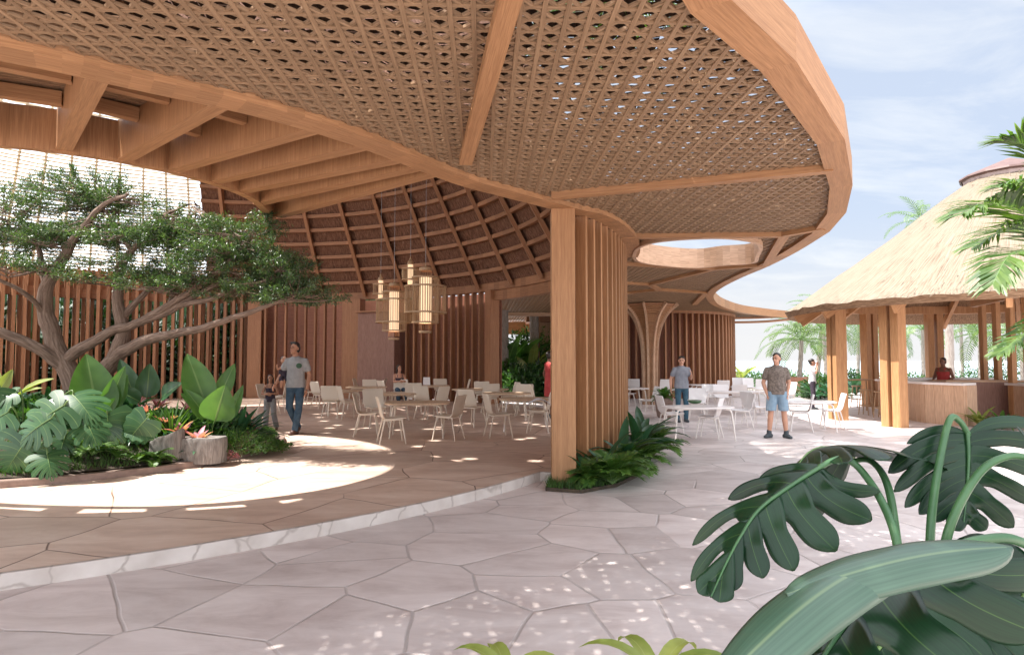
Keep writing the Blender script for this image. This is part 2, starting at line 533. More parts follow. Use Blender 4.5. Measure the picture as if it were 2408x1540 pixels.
M['mauve'] = plain('cap_plaster', (.38, .29, .27), .7, (.42, .33, .31), 5)
M['lampglow'] = emit('lamp_paper', (1.0, .74, .47), .42)
M['cane'] = plain('cane', (.34, .215, .12), .55, (.46, .31, .18), 25)
M['mon'] = leafmat('monstera_leaf', (.026, .080, .032), (.055, .135, .055), vein=(.15, .24, .09), trans=.2, rough=.36, rib=0, spec=.55)
M['monf'] = leafmat('monstera_front', (.006, .030, .012), (.014, .050, .020), vein=(.05, .11, .03), vw=(.010, .035), trans=.28, rough=.30, rib=14, spec=.42, tcol=(.9, 1.7, .45))
M['reedpale'] = leafmat('sunlit_reed', (.62, .54, .42), (.74, .67, .55), trans=.6, rough=.8, tcol=(1, 1, 1), spec=.1)  # colour paled so the backlit reeds look overexposed by the sun
M['ban'] = leafmat('broad_leaf', (.045, .125, .03), (.095, .205, .05), vein=(.17, .28, .10), trans=.35, rough=.42)
M['banold'] = leafmat('pale_leaf', (.16, .22, .05), (.30, .34, .10), vein=(.32, .36, .14), trans=.35, rough=.5)
M['fern'] = leafmat('fern_leaf', (.04, .115, .018), (.105, .20, .035), trans=.3, rough=.5)
M['fernd'] = leafmat('dark_strap_leaf', (.016, .065, .032), (.035, .11, .05), trans=.2, rough=.4)
M['palm'] = leafmat('palm_leaflet', (.038, .090, .020), (.115, .185, .048), trans=.32, rough=.42)
M['tree'] = leafmat('tree_leaf', (.028, .062, .026), (.092, .155, .062), trans=.32, rough=.33, var=.45)
M['bush'] = leafmat('bush_leaf', (.02, .065, .02), (.06, .14, .035), trans=.28, rough=.42, var=.4)
M['hedge'] = leafmat('dark_hedge_leaf', (.008, .024, .009), (.022, .055, .018), trans=.15, rough=.5, var=.4)
M['grass'] = leafmat('grass_blade', (.025, .07, .012), (.07, .15, .025), trans=.3, rough=.6)
M['pink'] = leafmat('pink_bract', (.56, .17, .25), (.70, .37, .42), trans=.3, rough=.5)
M['stem'] = plain('green_stem', (.09, .17, .05), .45, (.14, .23, .07), 9)
M['stemd'] = plain('dark_stem', (.03, .095, .035), .42, (.06, .15, .055), 9)
def skin(n, c): return plain(n, c, .55, tuple(x * 1.12 for x in c), 12, spec=.35)
M['skin1'] = skin('light_skin', (.50, .27, .185))
M['skin2'] = skin('tan_skin', (.42, .215, .14))
M['skin3'] = skin('brown_skin', (.17, .08, .052))
M['hair'] = plain('dark_hair', (.012, .009, .008), .45, (.03, .022, .018), 60)
M['tee'] = plain('grey_tee', (.30, .30, .31), .85, (.36, .36, .37), 14, spec=.2, bump=.2)
M['tee2'] = plain('blue_grey_tee', (.20, .21, .245), .85, (.26, .27, .30), 10, spec=.2, bump=.2)
M['teebrown'] = plain('mottled_shirt', (.10, .08, .068), .8, (.22, .18, .155), 26, spec=.2, bump=.3)
M['jean'] = denim('blue_jeans', (.030, .062, .105), (.075, .125, .18))
M['jeant'] = denim('teal_jeans', (.035, .082, .12), (.06, .12, .16))
M['short'] = denim('pale_denim', (.17, .26, .35), (.26, .35, .43))
M['greyp'] = plain('grey_trousers', (.24, .235, .24), .85, (.30, .295, .30), 9, spec=.2)
M['navy'] = plain('dark_top', (.035, .030, .045), .8, (.07, .055, .075), 40, spec=.2)
M['coral'] = plain('coral_strap', (.62, .22, .12), .8)
M['red'] = plain('red_dress', (.36, .045, .045), .8, (.45, .075, .07), 8, spec=.2)
M['white'] = plain('white_cloth', (.62, .63, .68), .85, (.7, .71, .75), 6, spec=.2)
M['shoe'] = plain('brown_shoe', (.07, .032, .024), .5, (.10, .05, .04), 9)
M['shoed'] = plain('dark_shoe', (.03, .04, .048), .6, (.06, .075, .085), 20)
M['black'] = plain('black', (.012, .012, .012), .4)
M['eyew'] = plain('eye_white', (.5, .48, .46), .3)
M['lip'] = plain('lip', (.33, .11, .10), .5)
M['rough'] = plain('terracotta', (.30, .13, .08), .8, (.36, .17, .11), 9)

# ------------------------------------------------------------------ world and sun
SUN_EL = rad(61.5)
SUN_AZ = V((-1, -.03, 0)).normalized()       # where the sun stands, seen from above
w = bpy.data.worlds.new('World'); sc.world = w; w.use_nodes = True
nt = w.node_tree; nt.nodes.clear()
wo = nt.nodes.new('ShaderNodeOutputWorld'); bg = nt.nodes.new('ShaderNodeBackground')
sky = nt.nodes.new('ShaderNodeTexSky'); sky.sky_type = 'NISHITA'; sky.sun_disc = False
sky.sun_elevation = SUN_EL; sky.sun_rotation = math.atan2(SUN_AZ.x, SUN_AZ.y)
sky.air_density = 1.0; sky.dust_density = 2.2; sky.ozone_density = 1.0
tc = nt.nodes.new('ShaderNodeTexCoord')
sx = nt.nodes.new('ShaderNodeSeparateXYZ'); nt.links.new(tc.outputs['Generated'], sx.inputs[0])
zz = N(nt, 'ShaderNodeMath', operation='MAXIMUM'); zz.inputs[1].default_value = 0; nt.links.new(sx.outputs[2], zz.inputs[0])
za = N(nt, 'ShaderNodeMath', operation='ADD'); za.inputs[1].default_value = .18; L(nt, zz, 0, za, 0)
dv = N(nt, 'ShaderNodeVectorMath', operation='DIVIDE'); nt.links.new(tc.outputs['Generated'], dv.inputs[0]); L(nt, za, 0, dv, 1)
mpw = N(nt, 'ShaderNodeMapping'); mpw.inputs['Scale'].default_value = (1.0, 1.7, 0); mpw.inputs['Rotation'].default_value = (0, 0, .5); L(nt, dv, 0, mpw, 0)
cn = N(nt, 'ShaderNodeTexNoise', Scale=1.7, Detail=8, Roughness=.62, Distortion=.5); L(nt, mpw, 0, cn, 'Vector')
cr = N(nt, 'ShaderNodeMapRange'); cr.inputs[1].default_value = .45; cr.inputs[2].default_value = .72; cr.inputs[3].default_value = .0; cr.inputs[4].default_value = 1
L(nt, cn, 'Fac', cr, 0)
# thin bright haze: paler and dimmer low over the sea, extra brightness added overhead, behind and left as fill
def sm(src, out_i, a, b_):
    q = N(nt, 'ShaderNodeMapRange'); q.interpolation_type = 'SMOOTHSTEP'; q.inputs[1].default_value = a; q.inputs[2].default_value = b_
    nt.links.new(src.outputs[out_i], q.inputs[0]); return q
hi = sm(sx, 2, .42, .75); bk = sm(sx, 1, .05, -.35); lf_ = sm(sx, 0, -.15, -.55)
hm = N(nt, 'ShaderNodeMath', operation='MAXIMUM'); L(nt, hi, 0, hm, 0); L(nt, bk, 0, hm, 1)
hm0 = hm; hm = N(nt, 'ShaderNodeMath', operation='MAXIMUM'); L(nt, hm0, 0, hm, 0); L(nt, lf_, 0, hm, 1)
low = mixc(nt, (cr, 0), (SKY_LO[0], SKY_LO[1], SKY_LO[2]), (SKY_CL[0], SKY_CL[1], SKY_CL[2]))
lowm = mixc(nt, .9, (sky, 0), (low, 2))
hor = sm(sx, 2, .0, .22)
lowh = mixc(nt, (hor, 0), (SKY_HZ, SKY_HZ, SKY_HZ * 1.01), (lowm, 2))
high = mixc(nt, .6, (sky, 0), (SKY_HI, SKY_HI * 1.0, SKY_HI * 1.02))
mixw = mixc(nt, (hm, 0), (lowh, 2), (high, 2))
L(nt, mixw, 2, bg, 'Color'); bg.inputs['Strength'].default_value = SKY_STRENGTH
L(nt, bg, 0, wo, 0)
sl = bpy.data.lights.new('sun', 'SUN'); sl.energy = SUN_STRENGTH; sl.angle = rad(.55); sl.color = (1, .955, .89)
so = bpy.data.objects.new('sun', sl); COL.objects.link(so)
sdir = SUN_AZ * math.cos(SUN_EL) + V((0, 0, math.sin(SUN_EL)))
so.rotation_euler = sdir.to_track_quat('Z', 'Y').to_euler()
so.location = (-30, 0, 60)
sc.view_settings.view_transform = 'Standard'
sc.view_settings.look = 'None'
sc.view_settings.gamma = 1
sc.view_settings.exposure = EXPOSURE
sc.render.engine = 'CYCLES'
cy = sc.cycles
cy.use_denoising = True
cy.max_bounces = 10; cy.diffuse_bounces = 6; cy.glossy_bounces = 3; cy.transmission_bounces = 6; cy.transparent_max_bounces = 8
cy.sample_clamp_indirect = 8
cy.caustics_reflective = False; cy.caustics_refractive = False
# ================================================================== setting
def sheet(name, pts, mat, z):
    b = MB(); b.face([(x, y, z) for x, y in pts], [(x, y) for x, y in pts])
    return structure(b.build(name, mat))
def water():
    m, nt, out = new_mat('sea_water')
    b = N(nt, 'ShaderNodeBsdfPrincipled', Roughness=.25); b.inputs['Base Color'].default_value = (.42, .52, .58, 1)
    n = N(nt, 'ShaderNodeTexNoise', Scale=.2, Detail=6); mp = mapping(nt, 'Object', (1, 1, 1)); L(nt, mp, 0, n, 'Vector')
    bp = N(nt, 'ShaderNodeBump', Strength=.3, Distance=.5); L(nt, n, 'Fac', bp, 'Height'); L(nt, bp, 0, b, 'Normal'); L(nt, b, 0, out, 0)
    return m
sheet('terrace', [(-45, -25), (60, -25), (60, 41), (-45, 41)], M['terrace'], 0)
b = MB(); b.face([(-45, 41, 0), (60, 41, 0), (60, 40.99, -9), (-45, 40.99, -9)]); structure(b.build('terrace_edge', M['curb']))
sheet('sea', [(-4000, 30), (4000, 30), (4000, 5000), (-4000, 5000)], water(), -9)

C0 = V((-8.9, 14.5, 0)); R0 = 11.1
SC = V((-9.58, 14.48, 0)); SR = 11.48
def onc(c, r, a, z=0): return V((c.x + r * math.cos(a), c.y + r * math.sin(a), z))
# step edge: arc of the step circle up to the column, then the curved slat wall
a_col = math.atan2(8.75 - SC.y, .42 - SC.x)
WALLP = [(.86, 8.62), (1.11, 8.98), (1.46, 9.62), (1.76, 10.4), (1.96, 11.1), (2.13, 11.9), (2.2, 12.5)]
wallc = catmull(WALLP, 5)
edge = [onc(SC, SR, rad(-172) + (a_col - rad(-172)) * i / 70) for i in range(71)]
edge += [p + V((.16, -.05, 0)) for p in wallc]
edge += [onc(C0, 11.45, rad(a)) for a in range(-8, 186, 4)]
PZ = .13
b = MB()
b.face([(p.x, p.y, PZ) for p in edge])
po = structure(b.build('platform_floor', M['platform']))
b = MB()
b.sweep([(p.x, p.y, 0) for p in edge[:80]], [(0, 0), (0, PZ - .012), (.035, PZ - .002), (.3, PZ - .004), (.3, 0)])
ro = b.build('platform_riser', M['marble']); structure(ro)

# ================================================================== dining pavilion (round timber hall)
PAV = thing('timber_pavilion', 'large round timber dining pavilion with slatted walls and conical thatched ceiling', 'pavilion', (C0.x, C0.y, 0))
PAVI = Matrix.Translation(-V((C0.x, C0.y, 0)))
def pav(b, name, mat, smooth=False, **k):
    b.v = [(x - C0.x, y - C0.y, z) for x, y, z in b.v]
    return b.build(name, mat, PAV, smooth, **k)
ZB = 3.65
# edge beam over the step
bp_ = [G(0, 145, ZB), G(300, 209, ZB), G(600, 275, ZB), G(830, 343, ZB), G(1060, 430, ZB), G(1180, 463, ZB), V((.50, 8.40, ZB))]
left = [V((-11.8, 3.5, ZB)), V((-9.4, 3.0, ZB)), V((-7.3, 2.85, ZB)), V((-5.3, 3.2, ZB))]
beam_line = left + bp_ + [V((x, y, ZB)) for x, y in [(.85, 8.75)] + WALLP[1:]]
bl = catmull([(p.x, p.y, p.z) for p in beam_line], 6)
b = MB(); b.sweep([(p.x, p.y, 0) for p in bl], [(0, ZB), (-.27, ZB), (-.27, ZB + .42), (0, ZB + .42)])
pav(b, 'edge_beam', M['wood'])
# main column
b = MB(); b.bar((.68, 8.53, 0), (.68, 8.53, ZB - .002), .31, .30, (0, 1, 0)); pav(b, 'column', M['wood'], bevel=.012)
# curved slat wall beside the column
def slat_run(b, path, z0, z1, step, wd, dp, off=0, start=0):
    for k, (p, d) in enumerate(resample(path, step)):
        if k < start: continue
        nrm = V((-d.y, d.x, 0))
        q = p + nrm * off
        b.bar((q.x, q.y, z0), (q.x, q.y, z1), wd, dp, nrm)
b = MB(); slat_run(b, wallc, 0.05, ZB - .003, .26, .055, .16, .05, 1); pav(b, 'slat_screen', M['wood'])
b = MB(); b.sweep([(p.x, p.y, 0) for p in wallc[1:]], [(.17, .05), (.15, .05), (.15, ZB - .01), (.17, ZB - .01)]); pav(b, 'wall_panel', M['wood_slat'])

# back walls ---------------------------------------------------------
def az_of(px, R=R0):
    d = ray(px, 845); k = d.x / d.y
    # far intersection of the vertical plane with the circle
    A = 1 + k * k; B = -2 * (k * C0.x + C0.y); Cc = C0.x ** 2 + C0.y ** 2 - R * R
    y = (-B + math.sqrt(B * B - 4 * A * Cc)) / (2 * A)
    return math.atan2(y - C0.y, k * y - C0.x)
def arc(R, a0, a1, n=40, z=0): return [onc(C0, R, a0 + (a1 - a0) * i / n, z) for i in range(n + 1)]
a600 = az_of(600); a835 = az_of(835); a815 = az_of(815); a855 = az_of(855); a950 = az_of(950); a1157 = az_of(1157)
aL = rad(190)
ZS = 4.02
b = MB(); slat_run(b, arc(R0, a600 + .02, aL, 60), PZ, 5.0, .31, .10, .22); pav(b, 'slat_screen', M['wood_slat'])
b = MB(); slat_run(b, arc(R0 + .5, a600 + .02, aL, 60), PZ, 5.0, .27, .12, .2); pav(b, 'rear_slat_screen', M['wood_slat'])
b = MB(); slat_run(b, arc(R0, a815 + .012, a600 - .02, 20), PZ, ZS, .40, .07, .20); pav(b, 'slat_screen', M['wood_slat'])
b = MB(); slat_run(b, arc(R0, a1157 + .02, a950 + .005, 24), PZ, ZS, .36, .07, .20); pav(b, 'slat_screen', M['wood_slat'])
b = MB(); b.sweep([(p.x, p.y, 0) for p in arc(R0 + .5, a1157 + .01, a600, 40)], [(0, PZ), (0, ZS), (-.06, ZS), (-.06, PZ)]); pav(b, 'back_panel', M['wood_dark'])
def post(az, w, d, z1, mat='wood_slat', R=R0, name='column'):
    p = onc(C0, R, az); n = V((math.cos(az), math.sin(az), 0))
    b = MB(); b.bar((p.x, p.y, PZ), (p.x, p.y, z1), w, d, n); return pav(b, name, M[mat], bevel=.01)
post(a600, .52, .42, 4.6)
post(a835, .72, .45, ZS, R=R0 - .1)
post(a1157, .30, .40, ZS, R=R0)
# service core: plain mauve-brown box between the screens
mid = (a855 + a950) / 2; pm = onc(C0, R0 - .15, mid); nn = V((math.cos(mid), math.sin(mid), 0))
b = MB(); b.bar((pm.x, pm.y, PZ), (pm.x, pm.y, 3.45), 1.62, .9, nn); pav(b, 'core_panel', M['wood_mauve'], bevel=.01)
b = MB(); b.bar((pm.x - nn.x * .5, pm.y - nn.y * .5, 3.452), (pm.x - nn.x * .5, pm.y - nn.y * .5, 3.50), 1.7, .3, nn); pav(b, 'core_trim', M['wood_slat'])
b = MB(); b.sweep([(p.x, p.y, 0) for p in arc(R0 + .85, a600 + .02, aL, 60)], [(-.03, 4.05), (.03, 4.05), (.03, 5.02), (-.03, 5.02)]); pav(b, 'upper_boards', M['wood_slat'])
# ring beam at the spring of the roof
b = MB(); b.sweep([(p.x, p.y, 0) for p in arc(R0 - .05, rad(4), a600, 60)], [(-.28, ZS), (.05, ZS), (.05, ZS + .26), (-.28, ZS + .26)])
pav(b, 'ring_beam', M['wood_slat'])
b = MB(); b.sweep([(p.x, p.y, 0) for p in arc(R0 + .02, rad(-8), a1157 - .012, 40)], [(-.2, 3.68), (.05, 3.68), (.05, ZS - .003), (-.2, ZS - .003)])
pav(b, 'lintel', M['wood_slat'])
b = MB(); b.sweep([(p.x, p.y, 0) for p in arc(R0 + .27, a600 + .02, aL, 60)], [(-.1, 3.9), (.1, 3.9), (.1, 4.25), (-.1, 4.25)])
pav(b, 'wall_rail', M['wood_slat'])
# conical thatched roof ---------------------------------------------
SL = 1.68
def cone(a, z, off=0, zb=ZS + .1): return onc(C0, R0 - (z - zb) / SL - off, a, z)
ZT = 10.2
aR = rad(-68)        # roof runs from here round the back to the post at a600+; beyond that it is an open reed lattice
aM = a600 + .16
rows = [[cone(aR + (aM - aR) * j / 70, z) for j in range(71)] for z in [ZS + .1 + (ZT - ZS - .1) * i / 10 for i in range(11)]]
b = MB(); b.grid(rows, lambda i, j: (i * .72, j * .30))
rows2 = [[p + V((math.cos(aR + (aM - aR) * j / 70), math.sin(aR + (aM - aR) * j / 70), .6)) * .28 for j, p in enumerate(r)] for r in rows]
b.grid([r[::-1] for r in rows2], lambda i, j: (i * .72, j * .30))
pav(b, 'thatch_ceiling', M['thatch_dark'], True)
# unseen cap shades the hall; added round hole lets sun onto the planter
hole_c = V((-7.75, 9.1, 0)) + V((SUN_AZ.x, SUN_AZ.y, 0)) * ((ZT - 3.9) / math.tan(SUN_EL)); hole_r = 4.05
RT = R0 - (ZT - ZS - .1) / SL
b = MB(); b.lathe((hole_c.x, hole_c.y, ZT), [(hole_r, -.06), (hole_r + .22, -.06), (hole_r + .22, .3), (hole_r, .3), (hole_r, -.06)], 64)
pav(b, 'sun_hole_ring', M['wood_slat'])
b = MB(); cs = .2
for i in range(-90, 10):
    for j in range(20, 120):
        x, y = i * cs, j * cs; p = V((x, y, 0))
        if (p - C0).length > RT + .5 or (p - hole_c).length < hole_r + .1 or random.random() < .035: continue
        z = ZT - .02 + random.uniform(-.01, .01); e = .012
        b.face([(x - e, y - e, z), (x - e, y + cs + e, z), (x + cs + e, y + cs + e, z), (x + cs + e, y - e, z)], [(x, y)] * 4)
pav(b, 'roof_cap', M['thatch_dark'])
# rafters and purlins of the cone
nraf = 0
a = az_of(862)
astep = rad(9.4)
k = -3
while True:
    az = a - astep * k
    k += 1
    if az < aR + .05: break
    if az > aM: continue
    b = MB(); p0 = cone(az, ZS + .12, .16); p1 = cone(az, ZT - .05, .16)
    b.bar(p0, p1, .12, .22, V((-math.cos(az), -math.sin(az), .6)))
    pav(b, 'rafter', M['wood_slat'])
zc = ZS + .62
while zc < ZT - .2:
    n = 60
    b = MB(); R = R0 - (zc - ZS - .1) / SL
    b.sweep([(p.x, p.y, 0) for p in arc(R, aR + .03, aM, n)], [(.02, zc - .06), (.15, zc - .06), (.15, zc + .065), (.02, zc + .065)])
    pav(b, 'purlin', M['wood_slat'])
    zc += .47
# open reed lattice over the left side of the court
zb2 = 5.05
def cone2(a, z): return onc(C0, R0 + .3 - (z - zb2) / 1.9, a, z)
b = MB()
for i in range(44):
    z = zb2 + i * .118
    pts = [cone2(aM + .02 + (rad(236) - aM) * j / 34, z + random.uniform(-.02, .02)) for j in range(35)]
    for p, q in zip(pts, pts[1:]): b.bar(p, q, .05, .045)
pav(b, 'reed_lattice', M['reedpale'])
b = MB(); az = aM + .06
while az < rad(234):
    b.bar(cone2(az, zb2), cone2(az, zb2 + 5.1), .07, .05, V((-math.cos(az), -math.sin(az), .5))); az += .075
pav(b, 'lattice_battens', M['reedpale'])

# oculus ring with its joists ----------------------------------------
OC = V((-6.13, 9.01, 0)); ORR = 2.40; ZO = 3.9
ringp = catmull([(-10.1, 10.6, 0), (-10.0, 9.4, 0), (-9.5, 8.2, 0), (-8.7, 7.3, 0), (-7.75, 6.8, 0)] + [onc(OC, ORR, rad(a)) for a in (-98, -75, -55, -35, -15, 0, 18)], 8)
ringp.append(ringp[-1] + V((-.12, .55, 0)))
b = MB(); b.sweep([(p.x, p.y, 0) for p in ringp], [(0, ZO), (-.11, ZO), (-.11, ZO + .46), (0, ZO + .46)])
o = pav(b, 'oculus_ring', M['wood'])
# vertical grain on the fascia: swap u and v
for l in o.data.uv_layers[0].data: l.uv = (l.uv[1], l.uv[0])
# each joist: a deep board; bottom from beam to ring, top follows the thatch
jp = [((230, 185), (150, 355)), ((520, 250), (290, 380)), ((735, 310), (405, 405)), ((870, 345), (500, 432)), ((960, 375), (562, 455)), ((1012, 392), (606, 482)), ((1046, 405), (655, 512))]
js = [(G(*p, ZB + .06), G(*q, ZO + .02)) for p, q in jp]
for p, q in (((-4.2, 3.75), (-5.75, 6.62)), ((-5.7, 3.15), (-6.75, 6.55)), ((-7.3, 2.95), (-7.9, 6.85)), ((-9.4, 3.1), (-9.1, 7.65)), ((-11.6, 3.6), (-9.75, 8.6))):
    js.insert(0, (V((p[0], p[1], ZB + .06)), V((q[0], q[1], ZO + .02))))
def zth(t): return 4.05 + .33 * t     # underside of the thatch along a joist
tops = []
for p, q in js:
    b = MB(); d = (q - p); n = V((-d.y, d.x, 0)).normalized() * .075
    e0, e1 = p - d * .02, q
    vs = []
    for s_ in (-1, 1):
        vs.append([e0 + n * s_, e1 + n * s_, V((e1.x, e1.y, zth(1))) + n * s_, V((e0.x, e0.y, zth(0))) + n * s_])
    A_, B_ = vs
    LJ = d.length
    b.face([A_[0], A_[1], A_[2], A_[3]], [(0, 0), (0, LJ), (.8, LJ), (.4, 0)])
    b.face([B_[3], B_[2], B_[1], B_[0]], [(.4, 9), (.8, 9 + LJ), (0, 9 + LJ), (0, 9)])
    b.face([B_[0], B_[1], A_[1], A_[0]], [(0, 20), (LJ, 20), (LJ, 20.15), (0, 20.15)])
    b.face([A_[3], A_[2], B_[2], B_[3]], [(0, 30), (LJ, 30), (LJ, 30.15), (0, 30.15)])
    b.face([A_[0], A_[3], B_[3], B_[0]]); b.face([A_[2], A_[1], B_[1], B_[2]])
    pav(b, 'joist', M['wood'])
    tops.append((p, q))
# thatch over the joists, stopping a hand short of the ring (sun slips through), plus short purlins
b = MB(); pb = MB()
for (p, q), (p2, q2) in zip(tops, tops[1:]):
    def at2(s, t, dz=0):
        pp = p.lerp(p2, s); qq = q.lerp(q2, s); r_ = pp.lerp(qq, t); return V((r_.x, r_.y, zth(t) + dz))
    ts = [-.12, .2, .45, .7, .935]
    for i in range(4):
        uvq = [(ts[i] * 3, 0), (ts[i] * 3, 1), (ts[i + 1] * 3, 1), (ts[i + 1] * 3, 0)]
        b.face([at2(0, ts[i], .01), at2(1, ts[i], .01), at2(1, ts[i + 1], .01), at2(0, ts[i + 1], .01)], [(v, u) for u, v in uvq])
        b.face([at2(0, ts[i + 1], .16), at2(1, ts[i + 1], .16), at2(1, ts[i], .16), at2(0, ts[i], .16)], uvq)
    for t in (.36, .70):
        a0 = at2(0, t, -.07); a1 = at2(1, t, -.09)
        pb = MB(); dd = (a1 - a0).normalized() * .08
        pb.bar(a0 + dd, a1 - dd, .10, .13); pav(pb, 'purlin', M['wood'])
    # bamboo screen in the gap by the ring
pav(b, 'thatch_strip', M['thatch_mid'])

# ================================================================== free-form canopy with lattice soffit
RIM_NEAR = [(-11, 3.2), (-8.5, 1.6), (-6, 1.05), (-3.6, 1.15), (-1.9, 1.1), (-.9, .7), (-.2, .35), (.45, .6), (.72, 1.3), (.74, 2.2), (.88, 2.9)]  # unseen near edge, bulged out to shade the foreground plant
rim_m = [G(x, y, ZB) for x, y in [(1720, 0), (1873, 146), (1987, 329), (2005, 436), (1990, 500), (1951, 545)]]
rim_f = catmull([rim_m[-1]] + [G(x, y, ZB) for x, y in [(1875, 592), (1806, 627), (1742, 654), (1693, 680), (1678, 699), (1695, 719), (1740, 734), (1790, 741), (1840, 746), (1880, 749)]], 4)[1:]
rim = [V((x, y, 0)) for x, y in RIM_NEAR] + [V((p.x, p.y, 0)) for p in rim_m] + [V((p.x, p.y, 0)) for p in rim_f]
CAN = thing('timber_canopy', 'free form timber canopy with woven lattice soffit and thick faceted rim', 'canopy', (4, 12, 0))
def can(b, name, mat, smooth=False, **k):
    b.v = [(x - 4, y - 12, z) for x, y, z in b.v]
    return b.build(name, mat, CAN, smooth, **k)
b = MB(); b.sweep(rim, [(0, ZB), (.235, ZB), (.235, ZB + .33), (0, ZB + .33)][::-1]); can(b, 'rim', M['wood'])
# skylight opening
hole_px = [(1500, 588), (1530, 572), (1600, 563), (1700, 560), (1768, 569), (1784, 580), (1777, 600), (1766, 617), (1700, 622), (1640, 628), (1560, 623), (1502, 612)]
hole = [V((p.x, p.y, 0)) for p in catmull([G(x, y, ZB) for x, y in hole_px], 4, True)]
b = MB(); b.sweep(hole, [(0, ZB - .02), (-.07, ZB - .02), (-.07, ZB + .3), (-.4, ZB + .3), (-.4, ZB + .32), (-.07, ZB + .32), (-.07, ZB + .40), (0, ZB + .40)], closed=True); can(b, 'skylight_ring', M['wood_pale'])
inner_rim = []
for i, p in enumerate(rim):
    d = (rim[min(i + 1, len(rim) - 1)] - rim[max(i - 1, 0)]).normalized()
    inner_rim.append(p + V((-d.y, d.x, 0)) * .10)
pav_edge = [V((p.x, p.y, 0)) for p in bl]
canpoly = inner_rim + [V((11, 33, 0)), V((8, 35, 0)), V((2, 36, 0)), V((-3, 33, 0)), V((-2.5, 28, 0)), V((-.9, 23.2, 0))] + \
    [onc(C0, R0 + .25, rad(a)) for a in (40, 28, 16, 4, -6)] + [p + V((-.05, 0, 0)) for p in pav_edge[::-1]] + [V((-11, 3.9, 0))]
CP = [(p.x, p.y) for p in canpoly]; HP = [(p.x, p.y) for p in hole]
hc0 = sum(hole, V((0, 0, 0))) / len(hole); HPL = [tuple((hc0 + (p - hc0) * 1.03).xy) for p in hole]
# lattice: two square layers and two diagonal layers
ang = rad(2.5); CELL = .14
dA = V((math.sin(-ang), math.cos(ang), 0)); dB = V((math.cos(ang), math.sin(ang), 0))
b = MB()
def run(dirv, nrm, step, zc, w, h, off=0):
    t = -45 + off
    while t < 45:
        p = V((2, 15, 0)) + nrm * t
        for t0, t1 in clip((p.x, p.y), (dirv.x, dirv.y), [CP, HPL]):
            a0 = p + dirv * t0; a1 = p + dirv * t1
            b.bar((a0.x, a0.y, zc), (a1.x, a1.y, zc), w, h)
        t += step
run(dA, dB, CELL, ZB + .066, .030, .022)
run(dB, dA, CELL, ZB + .0685, .026, .021)
g1 = (dA + dB).normalized(); g2 = (dA - dB).normalized()
run(g1, V((-g1.y, g1.x, 0)), CELL / math.sqrt(2), ZB + .071, .019, .020)
run(g2, V((-g2.y, g2.x, 0)), CELL / math.sqrt(2), ZB + .0735, .019, .019)
can(b, 'lattice_soffit', M['wood_lat'])
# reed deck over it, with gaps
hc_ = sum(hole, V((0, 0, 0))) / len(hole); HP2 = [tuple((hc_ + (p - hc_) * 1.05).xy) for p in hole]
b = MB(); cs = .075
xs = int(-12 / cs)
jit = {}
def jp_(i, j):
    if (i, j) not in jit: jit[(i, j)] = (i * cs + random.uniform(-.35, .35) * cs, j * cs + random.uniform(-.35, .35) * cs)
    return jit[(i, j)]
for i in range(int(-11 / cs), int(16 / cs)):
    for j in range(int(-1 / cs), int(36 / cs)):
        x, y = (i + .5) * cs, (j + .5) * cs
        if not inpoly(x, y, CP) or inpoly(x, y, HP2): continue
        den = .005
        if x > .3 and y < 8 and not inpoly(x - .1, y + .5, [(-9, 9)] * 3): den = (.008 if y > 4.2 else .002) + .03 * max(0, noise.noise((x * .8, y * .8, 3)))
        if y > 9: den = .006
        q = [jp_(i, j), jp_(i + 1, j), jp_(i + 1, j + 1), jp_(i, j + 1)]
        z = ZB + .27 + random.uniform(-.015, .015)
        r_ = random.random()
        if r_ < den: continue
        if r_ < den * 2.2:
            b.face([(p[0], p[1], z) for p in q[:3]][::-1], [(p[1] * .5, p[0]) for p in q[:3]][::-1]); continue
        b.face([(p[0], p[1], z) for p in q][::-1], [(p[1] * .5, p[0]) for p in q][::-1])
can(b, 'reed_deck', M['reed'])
# ribs under the lattice
ribs = [((1095, 385), (1206, -20), .13), ((1300, 466), (1958, 402), .12), ((1461, 560), (1838, 556), .12), ((1838, 556), (1936, 539), .12),
        ((1843, 557), (1801, 625), .16), ((1465, 623), (1679, 633.6), .13), ((1679, 633.6), (1801, 626), .13), ((1679, 634), (1528, 671), .12),
        ((1528, 671), (1462, 668), .14), ((1528, 671), (1549, 683), .16), ((1549, 683), (1660, 690), .14), ((1660, 690), (1633, 716), .18), ((1549, 683), (1462, 692), .14)]
for k, (p, q, wd) in enumerate(ribs):
    a0 = G(*p, ZB + .0); a1 = G(*q, ZB + .0)
    b = MB(); b.bar(a0 + V((0, 0, .028 + .002 * (k % 5))), a1 + V((0, 0, .028 + .002 * (k % 5))), wd, .09); can(b, 'rib', M['wood'])
# slender open pergola rails beyond the bay
for y0, y1, zz_ in ((748, 738, 3.5), (758, 748, 3.42)):
    pts = catmull([at(1725, y0, 30), at(1800, y0 - 2, 30.5), at(1885, y1, 31)], 5)
    b = MB(); b.tube(pts, .055, 6); can(b, 'pergola_rail', M['wood_slat'])
